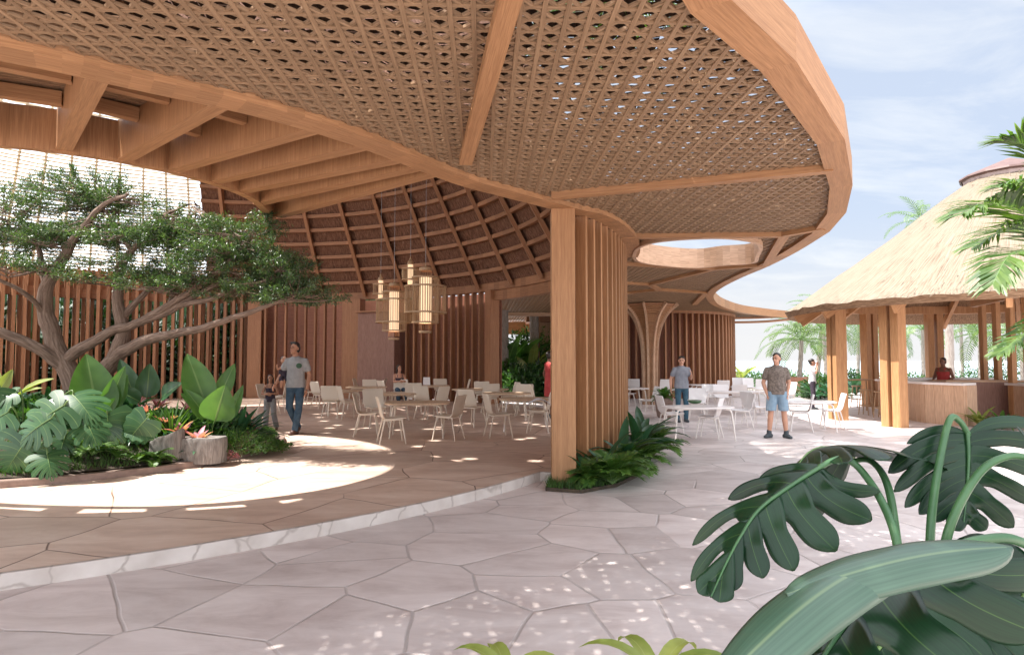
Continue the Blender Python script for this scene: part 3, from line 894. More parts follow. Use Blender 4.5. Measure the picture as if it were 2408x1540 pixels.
# flared tree column: vertical ribs clad in horizontal battens
tcx = at(1527, 800, 23.6); tcx.z = 0
prof = [(.20, 0), (.20, 1.2), (.215, 1.8), (.26, 2.3), (.36, 2.75), (.52, 3.15), (.74, 3.45), (1.02, ZB + .02)]
pz = catmull([(r, 0, z) for r, z in prof], 6)
b = MB()
for k in range(8):
    a_ = PI / 8 + k * PI / 4
    pts = [V((tcx.x + (p.x + .03) * math.cos(a_), tcx.y + (p.x + .03) * math.sin(a_), p.z)) for p in pz]
    for p, q in zip(pts, pts[1:]): b.bar(p, q, .07, .12, V((math.cos(a_), math.sin(a_), .001)))
can(b, 'flared_ribs', M['wood_pale'])
b = MB(); z = .05
while z < ZB - .04:
    for i in range(len(pz) - 1):
        if pz[i].z <= z < pz[i + 1].z:
            r_ = pz[i].x + (pz[i + 1].x - pz[i].x) * (z - pz[i].z) / (pz[i + 1].z - pz[i].z)
            b.lathe((tcx.x, tcx.y, 0), [(r_ - .02, z - .02), (r_ + .02, z - .02), (r_ + .02, z + .02), (r_ - .02, z + .02)], 8, PI / 8, PI / 8 + 2 * PI)
    z += .065
can(b, 'batten_cladding', M['wood'])
b = MB(); b.lathe((tcx.x, tcx.y, 0), [(max(.05, p.x - .035), p.z) for p in pz], 8, PI / 8, PI / 8 + 2 * PI); can(b, 'core', M['wood_slat'])

# ================================================================== far slatted rotunda and the block behind
FC = V((6.3, 31, 0)); FR = 4.2
ROT = thing('slatted_rotunda', 'far round room walled in vertical red brown slats under the canopy end', 'building', (FC.x, FC.y, 0))
def put(b, root, name, mat, smooth=False, **k):
    l = root.location
    b.v = [(x - l.x, y - l.y, z - l.z) for x, y, z in b.v]
    return b.build(name, mat, root, smooth, **k)
b = MB(); slat_run(b, [onc(FC, FR, rad(190) + rad(180) * i / 50) for i in range(51)], 0, 3.6, .30, .075, .2); put(b, ROT, 'slat_screen', M['wood_slat'])
b = MB(); b.lathe((FC.x, FC.y, 0), [(FR - .3, 0), (FR - .3, 3.6)], 60); put(b, ROT, 'wall', M['wood_dark'])
b = MB(); b.lathe((FC.x, FC.y, 0), [(FR - .2, 3.6), (FR + .12, 3.6), (FR + .12, 3.78), (FR - .2, 3.78)], 60); put(b, ROT, 'head_beam', M['wood_slat'])

BX = thing('plywood_block', 'pale plywood clad kitchen block with a dark square window behind the flared column', 'building', (3.4, 33.5, 0))
b = MB(); x0 = at(1266, 800, 31.2).x; x1 = at(1521, 800, 31.2).x
b.box((x0, 31.2, 0), (x1, 35.5, 3.45)); put(b, BX, 'wall', M['wood_pale'], bevel=.01)
wa = at(1440, 797, 31.2); wb = at(1508, 877, 31.2)
b = MB(); b.box((wa.x, 31.15, wb.z), (wb.x, 31.19, wa.z)); wn = put(b, BX, 'window', M['glassdark'])
b = MB(); b.box((x0 - .6, 30.7, 3.46), (x1 + 1, 35.6, 3.75), 'x'); put(b, BX, 'roof', M['wood_slat'])

# covered walk seen through the opening: pink fascia and amber soffit band
WK = thing('garden_walkway', 'low timber roofed garden walkway seen through the opening beside the main column', 'walkway', (.4, 29.5, 0))
pA, pB = at(1150, 712, 28.0), at(1300, 720, 28.0)
b = MB(); b.box((pA.x - 1, 28.0, 3.55), (pB.x, 28.15, 4.1), 'x'); put(b, WK, 'fascia', M['wood_pale'])
b = MB(); b.box((pA.x - 1, 33, 2.95), (x0 - .05, 33.2, 3.6), 'x'); put(b, WK, 'rear_beam', M['wood_bar'])
b = MB(); b.box((pA.x - 1, 28.15, 4.0), (pB.x, 33.2, 4.1), 'x'); put(b, WK, 'roof', M['wood'])
for px in (1172, 1266):
    q = at(px, 800, 29.2); b = MB(); b.bar((q.x, q.y, 0), (q.x, q.y, 4.0), .12, .12); put(b, WK, 'post', M['wood_slat'])

# ================================================================== thatched bar hut
HC = V((14, 17.7, 0)); HE = 5.92; HP_ = 5.04
HUT = thing('thatched_bar_hut', 'round open sided bar hut with a conical straw roof on paired timber posts', 'hut', (HC.x, HC.y, 0))
prof = [(HE, 3.08), (HE - .55, 3.42), (4.4, 4.14), (3.2, 5.03), (2.2, 5.80), (1.5, 6.34), (1.0, 6.70)]
pr = catmull([(r, 0, z) for r, z in prof], 4)
na = 120; rows = []
for i, p in enumerate(pr):
    row = []
    for k in range(na):
        a_ = 2 * PI * k / na
        j_ = 1 + .012 * noise.noise((math.cos(a_) * 9, math.sin(a_) * 9, p.z * 1.5)) + (.008 * random.uniform(-1, 1) if i == 0 else 0)
        row.append(V((HC.x + p.x * j_ * math.cos(a_), HC.y + p.x * j_ * math.sin(a_), p.z + .02 * noise.noise((a_ * 7, p.z * 3, 1)) + (random.uniform(-.03, .03) if i == 0 else 0))))
    rows.append(row)
b = MB(); b.grid(rows, lambda i, j: (i * .33, j * .31), wrap=True)
put(b, HUT, 'thatch_roof', M['thatch_light'], True)
b = MB(); inner = [[V((HC.x + (p.x - .12) * math.cos(2 * PI * k / na), HC.y + (p.x - .12) * math.sin(2 * PI * k / na), p.z - .16)) for k in range(na)][::-1] for p in pr]
b.grid(inner, lambda i, j: (i * .33, j * .31), wrap=True)
b.grid([[V((q.x, q.y, q.z)) for q in rows[0]], inner[0][::-1]], lambda i, j: (j * .3, i * .2), wrap=True)
put(b, HUT, 'thatch_underside', M['thatch_mid'], True)
# loose straw ends along the eave and over the slope
b = MB()
for k in range(1500):
    a_ = random.uniform(0, 2 * PI); t = random.random() ** 2.2
    i = min(len(pr) - 2, int(t * (len(pr) - 1))); p = pr[i].lerp(pr[i + 1], random.random())
    dn = (pr[max(i - 1, 0)] - pr[i + 1]).normalized()
    c = V((math.cos(a_), math.sin(a_), 0)); tn = V((-c.y, c.x, 0))
    base = HC + c * (p.x + .01) + V((0, 0, p.z + .035))
    tip = base + (c * dn.x + V((0, 0, dn.z))) * random.uniform(.10, .26) + tn * random.uniform(-.05, .05) + V((0, 0, .01))
    wv = tn * random.uniform(.004, .012)
    b.face([base - wv, base + wv, tip], [(0, k), (0, k + .1), (.2, k)])
put(b, HUT, 'straw_ends', M['thatch_light'])
# ridge cap
capc = HC + V((0, 0, 0))
b = MB(); b.lathe((HC.x, HC.y, 0), [(1.14, 6.74), (1.20, 6.78), (1.18, 6.83), (.05, 7.3)], 14); put(b, HUT, 'ridge_cap', M['capb'])
b = MB(); b.lathe((HC.x, HC.y, 0), [(1.0, 6.3), (1.12, 6.77)], 14); put(b, HUT, 'cap_skirt', M['mauve'])
def hutp(px, far=False, R=HP_):
    d = ray(px, 845); k = d.x / d.y
    A = 1 + k * k; B = -2 * (k * HC.x + HC.y); Cc = HC.x ** 2 + HC.y ** 2 - R * R
    s_ = math.sqrt(max(0, B * B - 4 * A * Cc)); y = (-B + (s_ if far else -s_)) / (2 * A)
    return V((k * y, y, 0))
def hpost(p, w=.20, d=.30, z1=3.3):
    c = (p - HC).normalized(); t = V((-c.y, c.x, 0))
    for s_ in (-1, 1):
        q = p + t * s_ * (w * .5 + .05)
        b = MB(); b.bar((q.x, q.y, 0), (q.x, q.y, z1), w, d, c); put(b, HUT, 'post', M['wood_bar'], bevel=.008)
ph = [hutp(2100), hutp(1968), hutp(2045, True), hutp(2198, True)]
for p in ph: hpost(p)
for a_ in (rad(20), rad(-25), rad(-65)):
    hpost(onc(HC, HP_, a_))
# eave plate, rafters and underside purlins
b = MB(); b.lathe((HC.x, HC.y, 0), [(HP_ - .1, 3.25), (HP_ + .1, 3.25), (HP_ + .1, 3.52), (HP_ - .1, 3.52), (HP_ - .1, 3.25)], 16); put(b, HUT, 'eave_beam', M['wood_bar'])
for k in range(16):
    a_ = 2 * PI * k / 16 + .1
    b = MB(); b.bar(onc(HC, HE - .3, a_, 2.84), onc(HC, 3.0, a_, 4.58), .11, .24, V((math.cos(a_), math.sin(a_), 1))); put(b, HUT, 'rafter', M['wood_bar'])
for r_, z in ((4.3, 3.72), (3.6, 4.2)):
    b = MB(); b.lathe((HC.x, HC.y, 0), [(r_ - .06, z), (r_ + .06, z), (r_ + .06, z + .14), (r_ - .06, z + .14), (r_ - .06, z)], 16); put(b, HUT, 'purlin', M['wood_bar'])
# hanging bulb under the eave beam
q = onc(HC, HP_ - .25, rad(215)); q = at(3170 / 1.3887, 700, 14.2)
b = MB(); b.tube([(q.x, q.y, 3.30), (q.x, q.y, 3.12)], .035, 8); put(b, HUT, 'lamp_holder', M['black'])

# bar counter: eight-sided ring of vertical boards with a pale top
BAR = thing('bar_counter', 'faceted timber bar counter with a pale stone top inside the thatched hut', 'counter', (HC.x, HC.y, 0))
R1 = 3.35
segs = [(62, 107), (107, 152), (152, 197), (197, 213.5)]
b = MB()
def boards(b, p, q, n_, h=1.0):
    nrm = V((q.y - p.y, p.x - q.x, 0)).normalized()
    for i in range(n_):
        s0, s1 = p.lerp(q, i / n_ + .003), p.lerp(q, (i + 1) / n_ - .003); m_ = (s0 + s1) / 2
        b.bar((m_.x, m_.y, 0), (m_.x, m_.y, h), (s1 - s0).length, .06, nrm)
for u0_, u1_ in segs: boards(b, onc(HC, R1, rad(u0_)), onc(HC, R1, rad(u1_)), max(4, int((u1_ - u0_) / 4)))
pe = onc(HC, R1, rad(213.5)); pi_ = onc(HC, R1 - .62, rad(213.5)); boards(b, pe + (pi_ - pe) * .06, pi_, 3)
put(b, BAR, 'front_boards', M['wood_pale'])
b = MB()
for u0_, u1_ in segs:
    o1 = [onc(HC, R1 * s_, rad(u0_)) for s_ in (1.03, .80)]; o2 = [onc(HC, R1 * s_, rad(u1_)) for s_ in (1.03, .80)]
    b.prism([(v_.x, v_.y) for v_ in (o1[0], o2[0], o2[1], o1[1])], 1.003, 1.06)
put(b, BAR, 'counter_top', M['tabw'])
BB = thing('back_bar', 'dark mauve wooden back bar cabinet right of the faceted counter', 'counter', (12.9, 17.7, 0))
b = MB(); b.bar((13.1, 17.9, 0), (13.1, 17.9, 1.02), 2.2, .5, (0, 1, 0)); put(b, BB, 'cabinet', M['wood_mauve'])
b = MB(); b.bar((11.95, 17.9, 1.05), (14.25, 17.9, 1.05), .6, .05); put(b, BB, 'shelf_top', M['wood_pale'])
# slim post screen on the right of the hut
SCN = thing('slim_post_screen', 'row of slim timber posts standing in front of the bar at the right edge', 'screen', (13, 17, 0))
for px, py in ((2318, 973), (2351, 979), (2385, 990), (2425, 1000)):
    q = G(px, py, 0); b = MB(); b.bar((q.x, q.y, 0), (q.x, q.y, 4.0), .13, .17, (0, 1, 0)); put(b, SCN, 'post', M['wood_bar'], bevel=.008)
q0, q1 = G(2318, 973, 0), G(2425, 1000, 0)
b = MB(); b.bar((q0.x - .2, q0.y + .12, 3.35), (q1.x, q1.y + .12, 3.35), .1, .2); put(b, SCN, 'rail', M['wood_bar'])
q = G(2385, 1000, 0)
LB = thing('low_side_counter', 'pale boarded side counter with a stone top behind the slim posts', 'counter', (q.x, q.y, 0))
b = MB(); b.bar((14.5, 17.0, 0), (14.5, 17.0, .95), 2.2, .6, (0, 1, 0)); put(b, LB, 'boards', M['wood_pale'])
b = MB(); b.bar((13.35, 17.0, .985), (15.7, 17.0, .985), .7, .06); put(b, LB, 'counter_top', M['tabw'])
# ================================================================== chairs
def chair_mesh(name, label, shellm, legm):
    t = thing(name, label, 'chair')
    # one bent shell: seat curving up into the back, faces +y
    W = .238
    prof = [(.24, .452), (.20, .462), (.10, .456), (0, .448), (-.12, .45), (-.175, .47), (-.205, .53), (-.225, .62), (-.25, .72), (-.275, .81), (-.285, .845)]
    prof = [(p.x, p.y) for p in catmull([(a, b, 0) for a, b in prof], 3)]
    n = len(prof); nx = 9
    def pt(i, j, off):
        y, z = prof[i]
        u = -1 + 2 * j / (nx - 1)
        # rounded corners at the top of the back and the front of the seat
        w = W
        t_ = i / (n - 1)
        if t_ > .88: w *= math.sqrt(max(.0, 1 - ((t_ - .88) / .135) ** 2)) * .22 + .78
        if t_ < .1: w *= .86 + .14 * math.sqrt(max(0, 1 - ((.1 - t_) / .1) ** 2))
        if .42 < t_ < .6: w *= .93
        cu = .018 * u * u
        a = prof[max(i - 1, 0)]; c = prof[min(i + 1, n - 1)]
        ty, tz = c[0] - a[0], c[1] - a[1]; l_ = math.hypot(ty, tz)
        ny, nz = -tz / l_, ty / l_       # towards the back / underside
        k = cu * (1 if t_ > .45 else .5)
        return V((u * w, y - ny * (k + off), z - nz * (k + off)))
    b = MB()
    A = [[pt(i, j, 0) for j in range(nx)] for i in range(n)]
    B = [[pt(i, j, -.014) for j in range(nx)] for i in range(n)]
    b.grid(A); b.grid([r[::-1] for r in B])
    for i in range(n - 1):
        b.face([A[i][0], A[i + 1][0], B[i + 1][0], B[i][0]]); b.face([B[i][-1], B[i + 1][-1], A[i + 1][-1], A[i][-1]])
    for j in range(nx - 1):
        b.face([B[0][j], B[0][j + 1], A[0][j + 1], A[0][j]]); b.face([A[-1][j], A[-1][j + 1], B[-1][j + 1], B[-1][j]])
    o = b.build('seat_shell', shellm, t, True, merge=True)
    sm = o.modifiers.new('edge', 'EDGE_SPLIT'); sm.split_angle = rad(50)
    b = MB()
    for sx_ in (-1, 1): b.bar((sx_ * .16, -.16, .425), (sx_ * .16, .18, .435), .022, .028)
    for y in (-.15, .17): b.bar((-.15, y, .424), (.15, y, .424), .022, .026)
    b.build('seat_frame', legm, t)
    for sx_ in (-1, 1):
        for y0, y1 in ((.16, .225), (-.145, -.245)):
            b = MB(); b.tube([(sx_ * .158, y0, .435), (sx_ * .19, (y0 + y1) / 2, .22), (sx_ * .222, y1, .0)], [.0155, .014, .0105], 8); b.build('leg', legm, t, True)
    return t
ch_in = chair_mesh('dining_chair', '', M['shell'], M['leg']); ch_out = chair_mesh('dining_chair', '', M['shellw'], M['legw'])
KI, KO = tree_of(ch_in), tree_of(ch_out)
used = {}
def chair(out, px, py, face, label, scale=None):
    # (px, py): where the middle of its footprint stands in the photograph; face: compass angle it looks to (0 = right, 90 = away)
    root, ks = (ch_out, KO) if out else (ch_in, KI)
    z = 0 if out else PZ
    p = G(px, py, z); rz = rad(face - 90)
    g = 'white chairs on the open terrace' if out else 'shade-toned chairs in the dining pavilion'
    if out not in used:
        used[out] = 1; root.location = p; root.rotation_euler = (0, 0, rz); root['label'] = label; root['group'] = g
        return root
    return dup(root, p, rz, label, g, ks)
IN = [
 (921, 1041, 18, 'shade-toned bent plywood chair nearest the camera, turned right at the front table corner'),
 (863, 1024, 8, 'shade-toned chair seen from its side just behind the nearest chair, facing right'),
 (884, 1004, -60, 'shade-toned chair showing its seat to the camera behind the two front left chairs'),
 (819, 985, 32, 'shade-toned chair with its back to the camera left of the overlapping pair'),
 (783, 983, 84, 'broad backed shade-toned chair seen squarely from behind at the left table'),
 (755, 961, 50, 'shade-toned chair second from the walking man, half turned away'),
 (733, 952, 2, 'shade-toned chair just right of the walking man, facing right'),
 (632, 975, -6, 'shade-toned chair partly hidden behind the small girl'),
 (661, 968, 170, 'shade-toned chair standing behind the walking pair, mostly hidden by them'),
 (850, 946, 0, 'small far shade-toned chair left of the far table by the mauve panel'),
 (872, 950, 90, 'small far shade-toned chair with its back to us at the table by the mauve panel'),
 (889, 946, 180, 'small far shade-toned chair right of the far table by the mauve panel'),
 (911, 956, 40, 'shade-toned chair immediately left of the seated woman'),
 (939, 953, 270, 'shade-toned chair on which the dark haired woman sits'),
 (973, 968, 95, 'wide shade-toned chair back immediately right of the seated woman'),
 (1003, 984, 60, 'shade-toned chair behind the front table, left of a pair'),
 (1024, 988, 150, 'shade-toned chair behind the front table, right of a pair'),
 (1054, 1033, 160, 'shade-toned chair at the right end of the front table, back turned to us'),
 (1172, 1027, 18, 'shade-toned chair alone in the middle of the floor left of the round table leg'),
 (1268, 1016, 168, 'shade-toned chair tucked against the main column edge, facing left'),
 (1112, 1002, 55, 'shade-toned chair with a tall back behind the right end of the front table'),
 (1038, 946, 85, 'distant shade-toned chair in front of the slats right of the glowing menu'),
 (1086, 950, 190, 'distant narrow shade-toned chair turned sideways before the slats'),
 (1134, 960, 88, 'distant shade-toned chair beside the end post of the slatted wall'),
 (1197, 966, 200, 'shade-toned chair seen edge on before the green opening'),
 (1232, 978, 262, 'shade-toned chair facing us behind the round table by the column'),
 (1272, 976, 5, 'shade-toned chair with pale cloth beside the woman in red'),
 (1152, 972, 100, 'shade-toned chair between the two long tables before the end post'),
]
OUTC = [
 (1577, 1019, 8, 'white chair at the left end of the front terrace table, seen from its side'),
 (1668, 1030, 150, 'white chair nearest on the terrace, back turned, before the front terrace table'),
 (1742, 1009, 178, 'white chair with a brown shaded back facing the front terrace table'),
 (1776, 999, 20, 'white chair standing back to back with the brown shaded one'),
 (1884, 1014, 158, 'white chair right of the man in denim shorts, back turned'),
 (1957, 1008, 165, 'white chair before the timber post, rightmost on the terrace'),
 (1527, 976, 190, 'bluish white chair left of the potted plant on the terrace'),
 (1640, 985, 250, 'white chair behind the front terrace table, left of the man in grey'),
 (1697, 945, 90, 'small white chair alone before the round slatted room'),
 (1668, 966, 250, 'white chair behind the front terrace table below the slats'),
 (1700, 968, 265, 'white chair facing us between the front and the middle terrace tables'),
 (1735, 965, 85, 'white chair with its back to us at the middle terrace table'),
 (1712, 932, 270, 'far white chair facing us, left of three near the slats'),
 (1738, 934, 260, 'far white chair facing us, middle of three near the slats'),
 (1764, 935, 270, 'far white chair facing us, right of three near the slats'),
 (1790, 941, 240, 'far white chair left of the man in denim shorts at head of the long table'),
 (1838, 980, 60, 'white chair half hidden behind the man in denim shorts'),
 (1850, 955, 200, 'white chair behind the right terrace table, showing its narrow side'),
 (1492, 938, 75, 'far white chair beside the flared column, left of it'),
 (1508, 930, 265, 'far white chair before the dark window'),
 (1560, 940, 100, 'far white chair behind the potted plant'),
 (1475, 955, 20, 'white chair cut by the slat wall edge beside the fern bed'),
]
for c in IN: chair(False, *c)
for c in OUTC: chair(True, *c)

# ================================================================== tables
def table(name, label, group, p, L_, W_, rz, topm, legm, shape='round_rect', h=.68):
    t = thing(name, label, 'table', p, rz, group)
    pts = []
    if shape == 'round':
        pts = [(L_ / 2 * math.cos(2 * PI * k / 40), W_ / 2 * math.sin(2 * PI * k / 40)) for k in range(40)]
    else:
        e = 5 if shape == 'round_rect' else 2.6
        for k in range(48):
            a = 2 * PI * k / 48; c, s_ = math.cos(a), math.sin(a)
            pts.append((L_ / 2 * math.copysign(abs(c) ** (2 / e), c), W_ / 2 * math.copysign(abs(s_) ** (2 / e), s_)))
    b = MB(); b.prism(pts, h - .03, h)
    b.build('tabletop', topm, t, bevel=.008)
    if shape == 'round':
        for k in range(3):
            a = 2 * PI * k / 3 + .5
            b = MB(); b.tube([(.22 * L_ * math.cos(a), .22 * L_ * math.sin(a), h - .04), (.36 * L_ * math.cos(a), .36 * L_ * math.sin(a), 0)], [.022, .016], 8); b.build('leg', legm, t, True)
    else:
        for sx_ in (-1, 1):
            for sy_ in (-1, 1):
                x = sx_ * (L_ / 2 - .16); y = sy_ * (W_ / 2 - .12)
                b = MB(); b.tube([(x - sx_ * .14, y, h - .045), (x - sx_ * .06, y, h - .05), (x - sx_ * .015, y, h - .09), (x, y + sy_ * .01, h - .17), (x + sx_ * .05, y + sy_ * .05, 0)], [.018, .02, .02, .02, .014], 8); b.build('leg', legm, t, True)
        b = MB(); b.bar((-L_ / 2 + .28, 0, h - .055), (L_ / 2 - .28, 0, h - .055), .1, .04); b.build('under_frame', legm, t)
    return t
gi, go = 'tables in the dining pavilion', 'tables on the open terrace'
def tpos(px, py, z0, h=.68):
    p = G(px, py, z0 + h); p.z = z0; return p
table('dining_table', 'front oak topped table with bent cream legs among the four nearest chairs', gi, tpos(982, 945, PZ), 1.25, .8, rad(5), M['wood_table'], M['leg'])
table('dining_table', 'round oak table before the seated woman', gi, tpos(926, 925, PZ), 1.1, 1.1, 0, M['wood_table'], M['leg'], 'round')
table('dining_table', 'far oak table before the mauve panel', gi, tpos(862, 909, PZ), 1.2, .8, 0, M['wood_table'], M['leg'])
table('dining_table', 'round oak table with straight white legs next to the main column', gi, tpos(1236, 936, PZ), 1.15, 1.0, 0, M['wood_table'], M['legw'], 'super')
table('dining_table', 'oak table behind the round one by the column', gi, tpos(1192, 923, PZ), 1.2, .8, rad(-4), M['wood_table'], M['leg'])
table('dining_table', 'long oak table in front of the slatted end post', gi, tpos(1130, 914, PZ), 1.6, .8, rad(-6), M['wood_table'], M['leg'])
tm = table('dining_table', 'far oak table carrying the glowing menu card', gi, tpos(1012, 906, PZ), 1.2, .7, 0, M['wood_table'], M['leg'])
table('dining_table', 'oak table between the left chairs and the walking man', gi, tpos(808, 917, PZ), 1.1, .8, rad(20), M['wood_table'], M['leg'])
table('terrace_table', 'front white terrace table with a boat shaped top', go, tpos(1641, 955, 0), 1.5, .85, rad(8), M['tabw'], M['legw'], 'super')
table('terrace_table', 'white terrace table to the right of the man in denim shorts', go, tpos(1893, 943, 0), 1.35, .85, rad(-6), M['tabw'], M['legw'], 'super')
table('terrace_table', 'long white terrace table behind the man in denim shorts', go, tpos(1725, 920, 0), 2.0, .85, rad(-4), M['tabw'], M['legw'], 'super')
table('terrace_table', 'small far white table below the round slatted room', go, tpos(1652, 904, 0), 1.0, .8, 0, M['tabw'], M['legw'])
table('terrace_table', 'white terrace table cut by the slat wall above the ferns', go, tpos(1478, 912, 0), 1.3, .8, rad(10), M['tabw'], M['leg'])
table('terrace_table', 'far white table behind the potted plant', go, tpos(1590, 914, 0), 1.2, .8, 0, M['tabw'], M['legw'])

# menu card in the light on the far table
p = tpos(1003, 905, PZ) + V((0, 0, .682))
mc = thing('menu_card', 'small pale folded menu card catching the light on a far table', 'menu', p, .3)
b = MB(); b.bar((-.0, -.06, 0), (0, -.015, .25), .22, .006, (0, 1, 0)); b.build('front_leaf', M['shellw'], mc)
b = MB(); b.bar((-.0, .06, 0), (0, -.007, .25), .22, .006, (0, 1, 0)); b.build('back_leaf', M['shellw'], mc)
# shallow bowl on the front terrace table
p = G(1634, 949, .683)
bw = thing('glass_bowl', 'shallow dull green bowl on the front terrace table', 'bowl', p)
b = MB(); b.lathe((0, 0, 0), [(.05, 0), (.12, .02), (.155, .075), (.145, .075), (.11, .03), (.0, .012)], 24); b.build('bowl_body', M['stemd'], bw, True)
b = MB(); b.lathe((0, 0, 0), [(.155, .075), (.16, .082), (.145, .08)], 24); b.build('bowl_lip', M['tabw'], bw, True)
# white cloth over the seat beside the woman in red
cl = thing('folded_napkin', 'rumpled white cloth lying at the table edge by the main column', 'cloth', G(1268, 950, PZ + .62))
rows = []
for i in range(9):
    rows.append([V(((i - 4) * .055, (j - 4) * .05, .03 * noise.noise((i * .7, j * .7, 2)) + .10 - .006 * ((i - 4) ** 2))) for j in range(9)])
b = MB(); b.grid(rows); b.build('cloth_sheet', M['white'], cl, True)

# ================================================================== pendant lanterns hung from the cone
def ring(b, r, z, w, h, n=40): b.lathe((0, 0, 0), [(r - w, z - h), (r + w, z - h), (r + w, z + h), (r - w, z + h), (r - w, z - h)], n)
def roof_z(p):
    r = math.hypot(p.x - C0.x, p.y - C0.y); return min(ZT - .1, ZS + .1 + (R0 - r) * SL)
def lantern(px, pybot, y, s_, label, big=True, rose=True):
    p = at(px, pybot, y)
    t = thing('pendant_lantern', label, 'lamp', p, 0, 'bamboo lanterns over the dining tables')
    U = .00123 * y / 12 * s_           # metres per unit of the measured drawing
    if big:
        b = MB(); b.lathe((0, 0, 0), [(92 * U, 150 * U), (92 * U, 850 * U)], 24); b.build('paper_shade', M['lampglow'], t, True)
        b = MB()
        for k in range(22):
            a = 2 * PI * k / 22; b.tube([(95 * U * math.cos(a), 95 * U * math.sin(a), 60 * U), (95 * U * math.cos(a), 95 * U * math.sin(a), 960 * U)], 1.9 * U, 4)
        b.build('shade_ribs', M['cane'], t)
        b = MB()
        for r_, z0, z1, n_ in ((195, 160, 850, 34), (312, 310, 710, 52)):
            for k in range(n_):
                a = 2 * PI * k / n_; b.tube([(r_ * U * math.cos(a), r_ * U * math.sin(a), z0 * U), (r_ * U * math.cos(a), r_ * U * math.sin(a), z1 * U)], 4.2 * U, 4)
        b.build('cage_rods', M['cane'], t)
        for r_, z_ in ((195, 160), (312, 310), (312, 710), (195, 850)):
            b = MB(); ring(b, r_ * U, z_ * U, 15 * U, 11 * U); b.build('hoop', M['cane'], t)
            b = MB()
            for k in range(4):
                a = PI / 4 + k * PI / 2; b.bar((92 * U * math.cos(a), 92 * U * math.sin(a), z_ * U), (r_ * U * math.cos(a), r_ * U * math.sin(a), z_ * U), 8 * U, 8 * U)
            b.build('spoke', M['cane'], t)
        b = MB(); b.lathe((0, 0, 0), [(2 * U, 0), (98 * U, 0), (98 * U, 34 * U), (2 * U, 34 * U)], 28); b.build('base_disc', M['cane'], t)
        b = MB(); b.lathe((0, 0, 0), [(96 * U, 950 * U), (100 * U, 960 * U), (100 * U, 1000 * U), (70 * U, 1012 * U), (4 * U, 1012 * U)], 28); b.build('cap', M['cane'], t)
        ztop = 1012 * U
    else:
        b = MB(); b.lathe((0, 0, 0), [(40 * U, 0), (42 * U, 2 * U), (42 * U, 300 * U)], 18); b.build('paper_shade', M['lampglow'], t, True)
        b = MB()
        for k in range(14):
            a = 2 * PI * k / 14; b.tube([(44 * U * math.cos(a), 44 * U * math.sin(a), 0), (44 * U * math.cos(a), 44 * U * math.sin(a), 305 * U)], 1.8 * U, 4)
        b.build('shade_ribs', M['cane'], t)
        b = MB()
        for k in range(30):
            a = 2 * PI * k / 30; b.tube([(125 * U * math.cos(a), 125 * U * math.sin(a), 65 * U), (125 * U * math.cos(a), 125 * U * math.sin(a), 235 * U)], 3.6 * U, 4)
        b.build('cage_rods', M['cane'], t)
        for z_ in (65, 235):
            b = MB(); ring(b, 125 * U, z_ * U, 9 * U, 7 * U); b.build('hoop', M['cane'], t)
            b = MB(); ring(b, 46 * U, z_ * U, 5 * U, 6 * U)
            for k in range(4):
                a = k * PI / 2; b.bar((46 * U * math.cos(a), 46 * U * math.sin(a), z_ * U), (125 * U * math.cos(a), 125 * U * math.sin(a), z_ * U), 6 * U, 6 * U)
            b.build('spoke', M['cane'], t)
        b = MB(); b.lathe((0, 0, 0), [(50 * U, 298 * U), (52 * U, 310 * U), (44 * U, 345 * U), (22 * U, 365 * U), (2 * U, 370 * U)], 18); b.build('cap', M['cane'], t, True)
        ztop = 370 * U
    zr = roof_z(p) - p.z
    b = MB(); b.tube([(0, 0, ztop - .02), (0, 0, zr)], .006, 5); b.build('cord', M['grey'], t)
    b = MB(); b.lathe((0, 0, ztop), [(22 * U, 0), (18 * U, 20 * U), (6 * U, 44 * U), (3 * U, 60 * U)], 12); b.build('ferrule', M['cane'], t, True)
    if rose:
        b = MB(); b.lathe((0, 0, zr - .06), [(.02, -.12), (.09, -.08), (.10, .06)], 14); b.build('ceiling_rose', M['shellw'], t, True)
lantern(1000, 783, 20.0, 1.0, 'largest bamboo cage lantern with the tallest glowing paper tube, on the right')
lantern(926, 799, 20.4, .86, 'second large bamboo cage lantern hanging lowest, left of the largest one')
lantern(965, 668, 21.0, 1.0, 'small bamboo lantern hanging highest, just left above the largest one', False)
lantern(895, 701, 21.0, .90, 'small bamboo lantern leftmost of the four', False)

# ================================================================== bar stools
def stool(px, py, label):
    p = G(px, py, 0)
    t = thing('bar_stool', label, 'stool', p, rad(px % 40), 'bar stools by the counter')
    b = MB(); b.lathe((0, 0, 0), [(.02, .715), (.165, .715), (.175, .73), (.165, .755), (.02, .758)], 20); b.build('seat', M['cane'], t, True)
    for k in range(4):
        a = PI / 4 + k * PI / 2
        b = MB(); b.tube([(.12 * math.cos(a), .12 * math.sin(a), .72), (.2 * math.cos(a), .2 * math.sin(a), 0)], [.017, .014], 7); b.build('leg', M['cane'], t, True)
    b = MB(); ring(b, .165, .28, .01, .01, 24); b.build('foot_ring', M['cane'], t)
stool(2036, 975, 'wooden bar stool standing left of the nearest pair of hut posts')
stool(2072, 982, 'wooden bar stool closest to the nearest pair of hut posts')
stool(2016, 958, 'wooden bar stool farther left, behind the other two stools')
HT = thing('high_table', 'narrow high wooden table beside the bar stools under the hut eave', 'table', G(2040, 972, 0) + V((.1, .9, 0)))
b = MB(); b.bar((-.55, 0, 1.0), (.55, 0, 1.0), .5, .04); b.build('tabletop', M['cane'], HT)
for x in (-.48, .48):
    for y in (-.18, .18):
        b = MB(); b.bar((x, y, 0), (x, y, .98), .04, .04); b.build('leg', M['cane'], HT)
